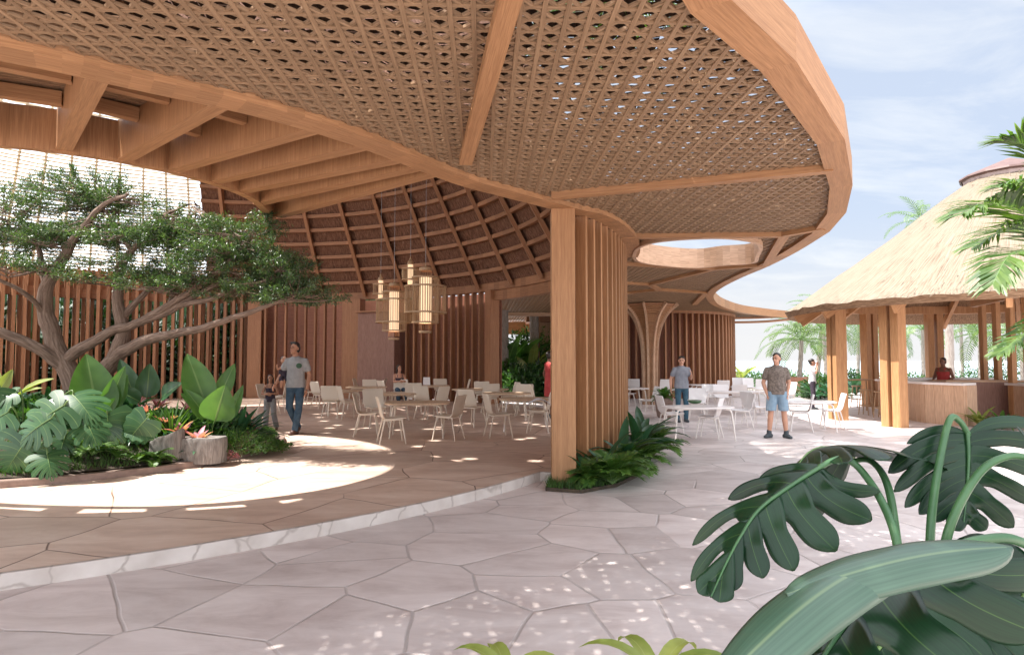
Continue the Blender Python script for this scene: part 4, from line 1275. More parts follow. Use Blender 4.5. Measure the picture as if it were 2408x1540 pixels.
# ================================================================== people
def cap_mesh(b, p0, p1, r0, r1, n=12, fl=1.0, fdir=(0, 1, 0)):
    # tapered capsule; fl flattens it along fdir
    p0 = V(p0); p1 = V(p1); d = p1 - p0
    Lg = d.length
    d = d / Lg if Lg > 1e-6 else V((0, 0, 1))
    f = V(fdir); f = (f - d * f.dot(d))
    if f.length < .1: f = V((1, 0, 0)) - d * d.x
    f.normalize(); s_ = d.cross(f)
    rows = []
    for k in range(5):
        a = PI / 2 * k / 4
        rows.append((p0 - d * r0 * math.cos(a), max(.0008, r0 * math.sin(a))))
    for k in range(5):
        a = PI / 2 * (1 - k / 4)
        rows.append((p1 + d * r1 * math.cos(a), max(.0008, r1 * math.sin(a))))
    R = [[c + (f * math.cos(t) * fl + s_ * math.sin(t)) * r for t in [2 * PI * k / n for k in range(n)]] for c, r in rows]
    b.grid(R, wrap=True); b.face(R[0][::-1]); b.face(R[-1])

def blob(b, c, rx, ry, rz_, rot=None, n=16, m=10):
    c = V(c); rows = []
    for i in range(m + 1):
        a = -PI / 2 + PI * i / m
        rr = max(.02, math.cos(a))
        row = []
        for k in range(n):
            t = 2 * PI * k / n
            p = V((rx * rr * math.cos(t), ry * rr * math.sin(t), rz_ * math.sin(a)))
            if rot: p = rot @ p
            row.append(c + p)
        rows.append(row)
    b.grid(rows, wrap=True); b.face(rows[0][::-1]); b.face(rows[-1])

def fuse(b, name, mat, parent, vox, smooth_it=4, fac=.5, cut=None):
    me = bpy.data.meshes.new('tmp'); me.from_pydata(b.v, [], b.f)
    bb = bmesh.new(); bb.from_mesh(me); bmesh.ops.recalc_face_normals(bb, faces=bb.faces); bb.to_mesh(me); bb.free()
    o = bpy.data.objects.new('tmp', me); COL.objects.link(o)
    r = o.modifiers.new('r', 'REMESH'); r.mode = 'VOXEL'; r.voxel_size = vox
    if smooth_it:
        s_ = o.modifiers.new('s', 'SMOOTH'); s_.iterations = smooth_it; s_.factor = fac
    dg = bpy.context.evaluated_depsgraph_get(); dg.update()
    m2 = bpy.data.meshes.new_from_object(o.evaluated_get(dg))
    bpy.data.objects.remove(o); bpy.data.meshes.remove(me)
    bb = bmesh.new(); bb.from_mesh(m2)
    for co, no in (cut or []):
        bmesh.ops.bisect_plane(bb, geom=bb.verts[:] + bb.edges[:] + bb.faces[:], plane_co=co, plane_no=no, clear_outer=True)
    for f in bb.faces: f.smooth = True
    bb.to_mesh(m2); bb.free()
    m2.name = name; m2.materials.clear(); m2.materials.append(mat)
    o = bpy.data.objects.new(name, m2); COL.objects.link(o); o.parent = parent
    return o

def person(label, loc, rz, skinm, J=None, s=1.0, head_rot=0, head_tilt=0, top=None, legs=None, hair='short', shoes=None, bare=(), hands='relaxed', female=False, group=None, long_sleeve=False, belly=0, thin=1.0):
    """Figure facing -y before it is turned; right-hand side of the body is -x. J overrides joints."""
    t = thing('person', label, 'person', loc, rz, group)
    t.scale = (s, s, s)
    sw = .155 if female else .178
    D = dict(head=(0, -.015, 1.612), neck=(0, .01, 1.44), chest=(0, .0, 1.26), waist=(0, 0, 1.06), pelvis=(0, 0, .94),
             shR=(-sw, .01, 1.385), elR=(-sw - .06, .03, 1.13), wrR=(-sw - .075, -.05, .88),
             shL=(sw, .01, 1.385), elL=(sw + .06, .03, 1.13), wrL=(sw + .075, -.05, .88),
             hipR=(-.092, 0, .92), knR=(-.105, -.02, .50), anR=(-.115, .02, .085),
             hipL=(.092, 0, .92), knL=(.105, -.02, .50), anL=(.115, .02, .085), toeR=-90, toeL=-90)
    if J: D.update(J)
    P = {k: V(v) for k, v in D.items() if hasattr(v, '__len__')}
    H = P['head']; hr = Matrix.Rotation(rad(head_rot), 3, 'Z') @ Matrix.Rotation(rad(head_tilt), 3, 'X')
    wf = thin
    def torso(b, g, waist_only=False):
        blob(b, P['chest'] + V((0, 0, .03)), (.172 if not female else .148) * wf + g, .112 * wf + g, .19 + g)
        blob(b, P['waist'], (.143 if not female else .122) * wf + g + belly * .4, .10 * wf + g + belly, .17 + g)
        blob(b, P['pelvis'], (.155) * wf + g, .112 * wf + g, .13 + g)
        for q_ in 'RL': cap_mesh(b, P['neck'] + V((0, 0, -.035)), P['sh' + q_].lerp(P['neck'], .06) + V((0, 0, -.012)), .066 + g * .8, .052 + g)
    def arm(b, sd, g, upto=2.0):
        a, e, w_ = P['sh' + sd], P['el' + sd], P['wr' + sd]
        k = .85 if female else 1
        if upto < 1:
            cap_mesh(b, a, a.lerp(e, upto), .049 * k + g, (.052 - .008 * upto) * k + g * 1.2); return
        cap_mesh(b, a, e, .054 * k + g, .040 * k + g); cap_mesh(b, e, e.lerp(w_, .3), .040 * k + g, .041 * k + g); cap_mesh(b, e.lerp(w_, .3), w_, .041 * k + g, .026 * k + g)
    def leg(b, sd, g, upto=2.0):
        a, k_, n_ = P['hip' + sd], P['kn' + sd], P['an' + sd]
        if upto < 1:
            cap_mesh(b, a, a.lerp(k_, upto), .085 * wf + g, .072 * wf + g * 1.3); return
        cap_mesh(b, a, k_, .083 * wf + g, .054 + g); cap_mesh(b, k_, k_.lerp(n_, .35), .054 + g, .056 + g)
        cap_mesh(b, k_.lerp(n_, .35), n_, .056 + g, .037 + g * 1.6)
    def foot(b, sd, g):
        n_ = P['an' + sd]; d = V((math.cos(rad(D['toe' + sd])), math.sin(rad(D['toe' + sd])), 0))
        h = n_ + V((0, 0, -.045))
        cap_mesh(b, h - d * .05, h + d * .07, .042 + g, .040 + g, fl=1.0, fdir=(0, 0, 1)); cap_mesh(b, h + d * .06 + V((0, 0, -.008)), h + d * .15 + V((0, 0, -.012)), .040 + g, .032 + g, fl=.85, fdir=(0, 0, 1))
    # ---- body: one continuous skin
    b = MB()
    blob(b, H + hr @ V((0, .012, .03)), .074, .092, .095); blob(b, H + hr @ V((0, -.022, -.045)), .056, .066, .07)
    cap_mesh(b, H + hr @ V((0, -.09, .0)), H + hr @ V((0, -.098, -.025)), .010, .014)        # nose
    cap_mesh(b, H + hr @ V((-.03, -.072, .03)), H + hr @ V((.03, -.072, .03)), .012, .012)     # brow
    cap_mesh(b, H + hr @ V((-.018, -.078, -.058)), H + hr @ V((.018, -.078, -.058)), .012, .012)  # lips
    cap_mesh(b, H + hr @ V((0, -.066, -.098)), H + hr @ V((0, -.05, -.1)), .02, .02)          # chin
    for sx_ in (-1, 1): blob(b, H + hr @ V((sx_ * .078, .015, -.005)), .012, .02, .032)       # ears
    cap_mesh(b, H + V((0, .02, -.06)), P['neck'] + V((0, 0, -.05)), .052, .060)
    torso(b, 0)
    for sd in 'RL':
        arm(b, sd, 0); leg(b, sd, 0); foot(b, sd, -.004)
        # hand: palm, four unequal bent fingers and a thumb from the side of the palm
        w_ = P['wr' + sd]; e = P['el' + sd]; d = (w_ - e).normalized()
        if 'hand' + sd in P: d = P['hand' + sd].normalized()
        inw = V((1 if sd == 'R' else -1, 0, 0)); inw = (inw - d * inw.dot(d)).normalized()
        sdv = d.cross(inw); 
        if sdv.y > 0: sdv = -sdv                                                         # towards the front of the body
        pc = w_ + d * .045
        cap_mesh(b, w_ + d * .012, w_ + d * .075, .024, .034, fl=.5, fdir=inw)
        for q, (o_, l_) in enumerate(((.030, .072), (.011, .082), (-.010, .076), (-.029, .060))):
            k0 = w_ + d * (.092 - .004 * abs(q - 1)) + sdv * o_
            k1 = k0 + d * l_ * .5 + inw * .006; k2 = k1 + d * l_ * .42 + inw * .024
            cap_mesh(b, k0, k1, .0098, .009, 8); cap_mesh(b, k1, k2, .009, .0075, 8)
        th0 = w_ + d * .035 + sdv * .028; th1 = th0 + sdv * .028 + d * .022 + inw * .008; th2 = th1 + d * .034 + sdv * .006 + inw * .01
        cap_mesh(b, th0, th1, .0125, .011, 8); cap_mesh(b, th1, th2, .011, .009, 8)
    fuse(b, 'body', skinm, t, .0085, 3)
    # ---- eyes, brows, mouth
    for sx_ in (-1, 1):
        b = MB(); blob(b, H + hr @ V((sx_ * .031, -.0775, .008)), .012, .006, .0065, n=10, m=6); b.build('eye', M['black'], t, True)
        b = MB(); c0 = H + hr @ V((sx_ * .031, -.086, .031)); cap_mesh(b, c0 - hr @ V((.016, 0, 0)), c0 + hr @ V((.016, 0, 0)), .0045, .004, 8); b.build('eyebrow', M['hair'], t, True)
    b = MB(); cap_mesh(b, H + hr @ V((-.019, -.0885, -.059)), H + hr @ V((.019, -.0885, -.059)), .004, .004, 8); b.build('mouth', M['lip'], t, True)
    # ---- hair
    b = MB()
    blob(b, H + hr @ V((0, .026, .052)), .083, .092, .083)
    blob(b, H + hr @ V((0, .045, .0)), .080, .072, .085)
    if hair == 'long':
        cap_mesh(b, H + hr @ V((0, .075, .0)), P['neck'] + V((0, .10, -.16)), .075, .06, fl=.6)
        for sx_ in (-1, 1): cap_mesh(b, H + hr @ V((sx_ * .075, .015, .01)), P['neck'] + V((sx_ * .085, .03, -.12)), .026, .03)
    if hair == 'tail':
        cap_mesh(b, H + hr @ V((.01, .10, -.01)), P['neck'] + V((.05, .11, -.05)), .03, .018)
    if hair == 'bun':
        blob(b, H + hr @ V((0, .10, .05)), .05, .05, .05)
    if hair == 'short':
        cap_mesh(b, H + hr @ V((-.05, -.04, .10)), H + hr @ V((.05, -.04, .10)), .028, .028)
    fuse(b, 'hair', M['hair'], t, .009, 3)
    # ---- clothes
    if top:
        mat, style = top
        b = MB(); g = .016
        torso(b, g)
        cap_mesh(b, P['chest'] + V((0, 0, -.02)), P['pelvis'] + V((0, 0, -.03)), (.172 if not female else .142) * wf + belly * .5, (.198 if not female else .182) * wf, fl=.70)
        if style == 'tee':
            for sd in 'RL': arm(b, sd, .017, .56)
        if style == 'sleeve':
            for sd in 'RL': arm(b, sd, .015)
        zc = P['pelvis'].z - .055
        cuts = [((0, 0, zc), (0, 0, -1)), ((0, 0, P['neck'].z + .062), (0, -.42, 1))]
        if style == 'strap': cuts = [((0, 0, zc), (0, 0, -1)), ((0, 0, P['chest'].z + .07), (0, -.1, 1))]
        if style == 'dress':
            cap_mesh(b, P['pelvis'], P['knR'].lerp(P['knL'], .5) + V((0, 0, .0)), .16, .20, fl=.8); cuts = [((0, 0, P['neck'].z - .01), (0, -.3, 1)), ((0, 0, .56), (0, 0, -1))]
        fuse(b, 'shirt' if style != 'dress' else 'dress', mat, t, .011, 4, cut=cuts)
        if style == 'strap':
            for sx_ in (-1, 1):
                b = MB(); b.tube([P['chest'] + V((sx_ * .075, -.112, .08)), P['chest'] + V((sx_ * .085, -.085, .15)), P['neck'] + V((sx_ * .09, .0, .005)), P['chest'] + V((sx_ * .08, .10, .10))], .009, 6); b.build('strap', mat, t, True)
    if legs:
        mat, style = legs
        b = MB(); g = .014
        blob(b, P['pelvis'] + V((0, 0, -.02)), .158 * wf + .004, .110 * wf + .004, .13)
        if style == 'long':
            for sd in 'RL': leg(b, sd, g)
            cuts = [((0, 0, P['waist'].z - .03), (0, 0, 1)), ((0, 0, .062), (0, 0, -1))]
        if style == 'wide':
            for sd in 'RL': leg(b, sd, g * 2)
            cuts = [((0, 0, P['waist'].z - .0), (0, 0, 1)), ((0, 0, .085), (0, 0, -1))]
        if style == 'shorts':
            for sd in 'RL': leg(b, sd, g * 1.7, .86)
            kz = min(P['knR'].z, P['knL'].z)
            cuts = [((0, 0, P['waist'].z - .03), (0, 0, 1)), ((0, 0, kz + .055), (0, 0, -1))]
        fuse(b, 'shorts' if style == 'shorts' else 'trousers', mat, t, .011, 4, cut=cuts)
    if shoes:
        for sd in 'RL':
            b = MB(); foot(b, sd, .010)
            if shoes[1] == 'boot': cap_mesh(b, P['an' + sd] + V((0, 0, -.03)), P['an' + sd] + V((0, 0, .045)), .052, .050)
            fuse(b, 'shoe', shoes[0], t, .009, 3, cut=[((0, 0, .002), (0, 0, -1))])
    return t

# man in the grey tee walking hand in hand with the girl (left)
pm_ = G(693, 1020, PZ)
MAN = person('man in a grey T-shirt and blue jeans walking beside a girl at the planter', pm_, rad(4), M['skin2'],
    dict(head=(-.02, -.03, 1.63), shR=(-.172, .02, 1.385), elR=(-.27, .03, 1.14), wrR=(-.345, -.08, .96), shL=(.172, .0, 1.385), elL=(.255, .02, 1.12), wrL=(.235, -.07, .86),
         hipR=(-.085, .0, .92), knR=(-.105, -.02, .51), anR=(.025, .14, .13), hipL=(.085, 0, .92), knL=(.095, -.10, .49), anL=(.03, -.11, .085), toeR=-80, toeL=-110),
    s=1.07, head_rot=-28, head_tilt=-6, top=(M['tee'], 'tee'), legs=(M['jean'], 'long'), hair='short', shoes=(M['shoe'], 'low'), thin=.95)
# round dark green badge printed on the chest
b = MB()
rows = [[V((.085 + r * math.cos(a), -.1345 + .05 * (r * math.cos(a)) ** 2 * 4 + .10 * max(0, r * math.sin(a)), 1.30 + r * math.sin(a))) for a in [2 * PI * k / 20 for k in range(20)]] for r in (.001, .025, .05)]
b.grid(rows, wrap=True); bd = b.build('chest_badge', M['fernd'], MAN, True)
so_ = bd.modifiers.new('s', 'SHRINKWRAP'); so_.target = [c for c in kids(MAN) if c.name.startswith('shirt')][0]; so_.offset = .004; so_.wrap_method = 'PROJECT'; so_.use_negative_direction = True; so_.use_positive_direction = True; so_.use_project_y = True; so_.use_project_x = False; so_.use_project_z = False
# girl
pg_ = G(634, 1011, PZ)
person('small girl in grey trousers and dark top with orange straps holding the man', pg_, rad(6), M['skin2'],
    dict(shR=(-.15, .0, 1.38), elR=(-.25, -.02, 1.14), wrR=(-.06, -.15, 1.12), shL=(.15, .0, 1.38), elL=(.24, .0, 1.13), wrL=(.08, -.15, 1.15), neck=(0, .01, 1.43),
         knR=(-.105, -.02, .50), anR=(-.12, -.03, .085), knL=(.13, -.05, .51), anL=(.19, .06, .10), toeL=-75),
    s=.685, head_rot=8, top=(M['navy'], 'strap'), legs=(M['greyp'], 'wide'), hair='long', shoes=(M['shoe'], 'low'), female=True, thin=.92)
# infant carried on the far shoulder of the man
pb_ = at(667, 893, pm_.y + .02)
BAB = thing('person', 'infant in dark clothes carried on the shoulder of the man in the grey T-shirt', 'person', pb_, rad(30))
b = MB(); blob(b, (0, 0, .40), .066, .074, .08); cap_mesh(b, (0, 0, .35), (0, .02, .26), .035, .05); blob(b, (0, .02, .15), .085, .075, .14)
cap_mesh(b, (-.06, 0, .24), (-.13, -.06, .22), .028, .022); cap_mesh(b, (-.13, -.06, .22), (-.16, -.10, .285), .022, .018)
cap_mesh(b, (.06, 0, .24), (.10, -.07, .20), .028, .02)
for q in range(4): cap_mesh(b, (-.16 + .008 * q, -.10, .29), (-.175 + .012 * q, -.125, .315), .0075, .006, 7)
cap_mesh(b, (-.15, -.11, .285), (-.14, -.13, .30), .0075, .006, 7)
cap_mesh(b, (-.04, 0, .06), (-.06, -.10, -.03), .045, .035); cap_mesh(b, (.04, 0, .06), (.06, -.10, -.03), .045, .035)
cap_mesh(b, (-.06, -.10, -.03), (-.06, -.05, -.14), .035, .025); cap_mesh(b, (.06, -.10, -.03), (.06, -.05, -.14), .035, .025)
cap_mesh(b, (0, -.07, .40), (0, -.078, .385), .007, .009)
fuse(b, 'body', M['skin1'], BAB, .007, 3)
b = MB(); blob(b, (0, .018, .42), .07, .072, .068); fuse(b, 'hair', M['hair'], BAB, .009, 2)
b = MB(); blob(b, (0, .02, .15), .097, .087, .145); cap_mesh(b, (-.05, 0, .06), (-.06, -.08, .0), .055, .05); cap_mesh(b, (.05, 0, .06), (.06, -.08, .0), .055, .05)
fuse(b, 'romper', M['navy'], BAB, .009, 3)
for sx_ in (-1, 1):
    b = MB(); blob(b, (sx_ * .026, -.064, .415), .009, .005, .006, n=8, m=6); b.build('eye', M['black'], BAB, True)
# woman seated at the round table
pw_ = G(938, 951, PZ); pw_.z = PZ - .40
person('dark haired woman in a dark sleeveless top seated at the round oak table', pw_, rad(22), M['skin1'],
    dict(chest=(0, -.02, 1.24), waist=(0, .0, 1.04), hipR=(-.09, 0, .90), knR=(-.11, -.42, .90), anR=(-.10, -.40, .485), hipL=(.09, 0, .90), knL=(.11, -.42, .90), anL=(.10, -.40, .485),
         elR=(-.20, -.14, 1.17), wrR=(-.06, -.32, 1.20), elL=(.20, -.14, 1.17), wrL=(.06, -.34, 1.20), handR=(.6, -.6, 0), handL=(-.6, -.6, 0)),
    s=1.0, head_rot=26, top=(M['navy'], 'strap'), legs=(M['jean'], 'long'), hair='long', female=True, shoes=(M['shoe'], 'low'))
# woman in red, half hidden by the main column
pr_ = G(1293, 982, PZ)
person('woman in a red dress with a dark bun half hidden by the main column', pr_, rad(115), M['skin3'],
    dict(elL=(.23, .05, 1.12), wrL=(.20, -.06, .90)), s=1.0, head_rot=20, top=(M['red'], 'dress'), hair='bun', female=True, shoes=(M['shoed'], 'low'))
# man in the grey V-neck farther back on the terrace
person('man in a grey blue T-shirt and teal jeans standing behind the terrace table', G(1604, 992, 0), rad(2), M['skin1'],
    dict(elR=(-.27, .06, 1.14), wrR=(-.29, .0, .90), elL=(.26, .03, 1.14), wrL=(.20, -.20, 1.24), handL=(-.2, -.5, .7)), s=1.0, head_rot=-14, head_tilt=5,
    top=(M['tee2'], 'tee'), legs=(M['jeant'], 'long'), hair='short', shoes=(M['shoed'], 'low'))
# man with hands in his pockets
person('man in a mottled brown shirt and pale denim shorts with hands in pockets', G(1829, 1029, 0), rad(-10), M['skin1'],
    dict(elR=(-.25, .06, 1.12), wrR=(-.20, -.04, .89), elL=(.255, .06, 1.12), wrL=(.195, -.04, .89), handR=(.10, -.02, -1), handL=(-.10, -.02, -1),
         knR=(-.13, -.02, .50), anR=(-.165, .0, .085), knL=(.125, -.03, .50), anL=(.16, -.03, .085), toeR=-130, toeL=-72),
    s=1.03, head_rot=-38, head_tilt=4, top=(M['teebrown'], 'tee'), legs=(M['short'], 'shorts'), hair='tail', shoes=(M['shoed'], 'boot'), belly=.012)
# bystander with raised arm by the far planter
person('distant person in a white top reaching up beside the low leafy bed', G(1912, 962, 0), rad(70), M['skin1'],
    dict(elR=(-.22, -.10, 1.25), wrR=(-.08, -.16, 1.48), elL=(.22, -.10, 1.25), wrL=(.08, -.16, 1.48), handR=(.2, 0, 1), handL=(-.2, 0, 1)), s=.96, head_rot=0,
    top=(M['white'], 'tee'), legs=(M['navy'], 'long'), hair='bun', female=True, shoes=(M['shoed'], 'low'))
# barman
person('barman in a red and dark top standing inside the counter', V((12.55, 18.6, 0)), rad(-62), M['skin3'],
    dict(elR=(-.24, -.02, 1.16), wrR=(-.16, -.24, 1.10), elL=(.25, .04, 1.15), wrL=(.2, -.16, 1.06)), s=.98, head_rot=0, head_tilt=3, top=(M['red'], 'strap'), legs=(M['navy'], 'long'), hair='buzz', shoes=(M['shoed'], 'low'))
# ================================================================== plant generators
def frame_of(d, n):
    d = V(d).normalized(); n = V(n); n = (n - d * n.dot(d)).normalized()
    return d, d.cross(n), n        # along, side, normal

def mon_leaf(b, base, d, n, L_, W_, droop=.5, fold=.25, lobes=6, nr=9, nc=4, gap=.55, split=.34, slitfrom=0, side=(1, 1), hang=0, th0=138):
    """Split leaf: lobes fan out of a midrib. d = midrib direction at the base, n = upper face."""
    X, Y, Z = frame_of(d, n)
    base = V(base)
    def curve(u, v):
        # u along, v across (metres) -> bent in 3-D
        a = max(0, u) / L_
        z = -droop * L_ * a * a * .55 - fold * abs(v) ** 1.5 / math.sqrt(W_) + .02 * W_
        s_ = u * (1 - .12 * droop * a)
        if hang:
            ph_ = hang * (.45 + .75 * min(1, abs(v) / (W_ * .5))); z -= abs(v) * math.sin(ph_); v *= math.cos(ph_)
        return base + X * s_ + Y * v + Z * z
    def Vn(kap, r, sd):
        t = kap / lobes
        m = L_ * (.02 + .80 * t)
        th = rad(th0 - (th0 - 18) * t ** .72)
        l_ = W_ * (.40 + .16 * math.sin(PI * min(1, .15 + t * 1.1))) * (1 - .52 * t ** 2.2)
        if t > .8: l_ *= 1 + .5 * (t - .8) * 5 * .25
        q = th - rad(20) * r
        return m + l_ * r * math.cos(q), sd * l_ * r * math.sin(q) * 1.04 * side[0 if sd < 0 else 1]
    for sd in (-1, 1):
        for k in range(lobes):
            if k < slitfrom: sp_ = .93
            else: sp_ = split + random.uniform(-.06, .06)
            rows = []
            for i in range(nr + 1):
                r = i / nr
                f = 1.0
                if r > sp_:
                    q = (r - sp_) / (1 - sp_)
                    f = 1 - gap * min(1, q * 3.2) * .5 - gap * .18 * q
                    if q > .72: f *= math.sqrt(max(.03, 1 - ((q - .72) / .29) ** 2))
                rows.append([curve(*Vn(k + .5 + .5 * f * (-1 + 2 * c / nc), max(r, .001), sd)) for c in range(nc + 1)])
            if sd > 0: rows = [r_[::-1] for r_ in rows]
            sg = -1 if sd > 0 else 1
            b.grid(rows, lambda i, j: (sg * (-1 + 2 * j / nc), i / nr))
    return X

def midrib(b, base, d, n, L_, W_, droop, r0=.006):
    X, Y, Z = frame_of(d, n); base = V(base)
    pts = []
    for i in range(9):
        a = i / 8 * .86; u = L_ * a
        pts.append(base + X * u * (1 - .12 * droop * a) + Z * (-droop * L_ * a * a * .55 + .02 * W_ + .002))
    b.tube(pts, [r0 * (1 - .75 * i / 8) for i in range(9)], 6)

def broad_leaf(b, base, tip, n, W_, bow=.12, fold=.25, nu=14, nv=4, tear=0, shape=.62, wavy=.03, blunt=False):
    """Undivided leaf blade (banana, bird of paradise) from base to tip."""
    base = V(base); tip = V(tip); d = tip - base; L_ = d.length
    X, Y, Z = frame_of(d, n)
    rows = []
    for i in range(nu + 1):
        a = i / nu
        w = W_ / 2 * (math.sin(PI * min(1, a ** shape)) ** .75 if 0 < a < 1 else .02)
        if blunt: w = W_ / 2 * max(.03, 1 - abs(2 * a - 1) ** 3.2) ** .6
        row = []
        for j in range(-nv, nv + 1):
            v = j / nv
            row.append(base + X * (L_ * a) + Y * (w * v) + Z * (bow * L_ * math.sin(PI * a) - 0 + fold * w * v * v + wavy * w * math.sin(a * 23 + j) * abs(v)))
        rows.append(row)
    b.grid(rows, lambda i, j: ((j - nv) / nv, i / nu))

def strap_leaf(b, base, az, el, L_, W_, droop, ns=7):
    base = V(base); h = V((math.cos(az), math.sin(az), 0)); sd = V((-h.y, h.x, 0))
    rows = []; p = base.copy(); e = el
    for i in range(ns + 1):
        a = i / ns
        w = W_ / 2 * (math.sin(PI * (.12 + .88 * a)) ** .8 if a < 1 else .03)
        up = V((-h.x * math.sin(e), -h.y * math.sin(e), math.cos(e)))
        rows.append([p - sd * w + up * w * .35, p, p + sd * w + up * w * .35])
        p = p + (h * math.cos(e) + V((0, 0, math.sin(e)))) * (L_ / ns); e -= droop / ns
    b.grid(rows, lambda i, j: (j - 1, i / ns))

def frond(b, base, az, el, L_, droop, nl=26, ll=.32, lw=.022, hang=.5, sb=None, side=0, stem_r=.012, curl=0, keel=.35):
    """Feather leaf: rachis with leaflets both sides; sb collects the rachis."""
    base = V(base); p = base.copy(); e = el; az_ = az
    pts = [p.copy()]; dirs = []
    ns = 14
    for i in range(ns):
        h = V((math.cos(az_), math.sin(az_), 0))
        d = h * math.cos(e) + V((0, 0, math.sin(e)))
        dirs.append(d); p = p + d * (L_ / ns); pts.append(p.copy()); e -= droop / ns * (.5 + i / ns); az_ += curl / ns
    dirs.append(dirs[-1])
    if sb is not None: sb.tube(pts, [stem_r * (1 - .85 * i / ns) for i in range(ns + 1)], 5, caps=False)
    for k in range(nl):
        a = .16 + .84 * (k + .5) / nl
        f = a * ns; i = min(ns - 1, int(f)); q = pts[i].lerp(pts[i + 1], f - i); d = dirs[i]
        sd = d.cross(V((0, 0, 1)))
        if sd.length < .05: sd = V((1, 0, 0))
        sd.normalize(); up = sd.cross(d)
        ln = ll * (math.sin(PI * (.10 + .84 * a)) ** .6) * random.uniform(.9, 1.08)
        for s_ in (-1, 1):
            fw = .45 + .75 * a
            dv = (sd * s_ + d * fw + up * keel * random.uniform(.6, 1.2)).normalized()
            m_ = q + dv * ln * .5
            dv2 = (dv - V((0, 0, hang * random.uniform(.7, 1.3)))).normalized()
            tp = m_ + dv2 * ln * .52
            wv = dv.cross(up).normalized() * lw * .5
            wv = (d - dv * d.dot(dv)).normalized() * lw * .5
            b.face([q - wv * .5, q + wv * .5, m_ + wv, m_ - wv], [(-1, a), (1, a), (1, a), (-1, a)])
            b.face([m_ - wv, m_ + wv, tp], [(-1, a), (1, a), (0, a)])

def leaf_quad(b, p, d, n, l_, w_):
    d = V(d).normalized(); s_ = d.cross(n)
    if s_.length < .01: s_ = V((1, 0, 0))
    s_ = s_.normalized() * w_ * .5; p = V(p); u = V(n) * l_ * .06
    b.face([p, p + d * l_ * .4 + s_ + u, p + d * l_, p + d * l_ * .4 - s_ + u], [(0, 0), (1, .4), (0, 1), (-1, .4)])

def rnd_dir():
    while True:
        v = V((random.uniform(-1, 1), random.uniform(-1, 1), random.uniform(-1, 1)))
        if .05 < v.length < 1: return v.normalized()

# ------------------------------------------------------------------ planter
PC = V((-7.55, 10.8, 0)); PR = 3.52
b = MB(); b.lathe((PC.x, PC.y, PZ), [(PR, 0), (PR, .07), (PR - .01, .085), (PR - .10, .09), (PR - .12, .08), (PR - .12, 0)], 160)
cb = b.build('planter_curb', M['curb'], None, True); tag(cb, 'curved brown stone curb running round the tree planter', 'curb')
es = cb.modifiers.new('e', 'EDGE_SPLIT'); es.split_angle = rad(35)
def soil_z(x, y):
    r = math.hypot(x - PC.x, y - PC.y) / PR
    return PZ + .06 + .50 * max(0, 1 - r * r) ** .8 + .03 * noise.noise((x * 1.3, y * 1.3, 4))
b = MB(); rows = []
for i in range(15):
    r = (PR - .10) * i / 14
    rows.append([V((PC.x + r * math.cos(a), PC.y + r * math.sin(a), soil_z(PC.x + r * math.cos(a), PC.y + r * math.sin(a)))) for a in [2 * PI * k / 64 for k in range(64)]])
b.grid(rows, wrap=True); structure(b.build('planter_soil', M['soil'], None, True))
b = MB()
for k in range(26000):
    a = random.uniform(-2.6, .9); r = (PR - .13) * math.sqrt(random.uniform(.25, 1))
    x, y = PC.x + r * math.cos(a), PC.y + r * math.sin(a)
    h = random.uniform(.03, .09) * (1 + .8 * max(0, noise.noise((x * 2, y * 2, 9))))
    p = V((x, y, soil_z(x, y) - .01)); d = V((random.uniform(-.6, .6), random.uniform(-.6, .6), 1)).normalized()
    s_ = V((math.cos(k), math.sin(k), 0)) * .006
    b.face([p - s_, p + s_, p + d * h], [(-1, 0), (1, 0), (0, 1)])
g_ = b.build('ground_cover', M['grass']); g_['kind'] = 'stuff'; tag(g_, 'short green ground cover over the planter soil inside the curb', 'grass')

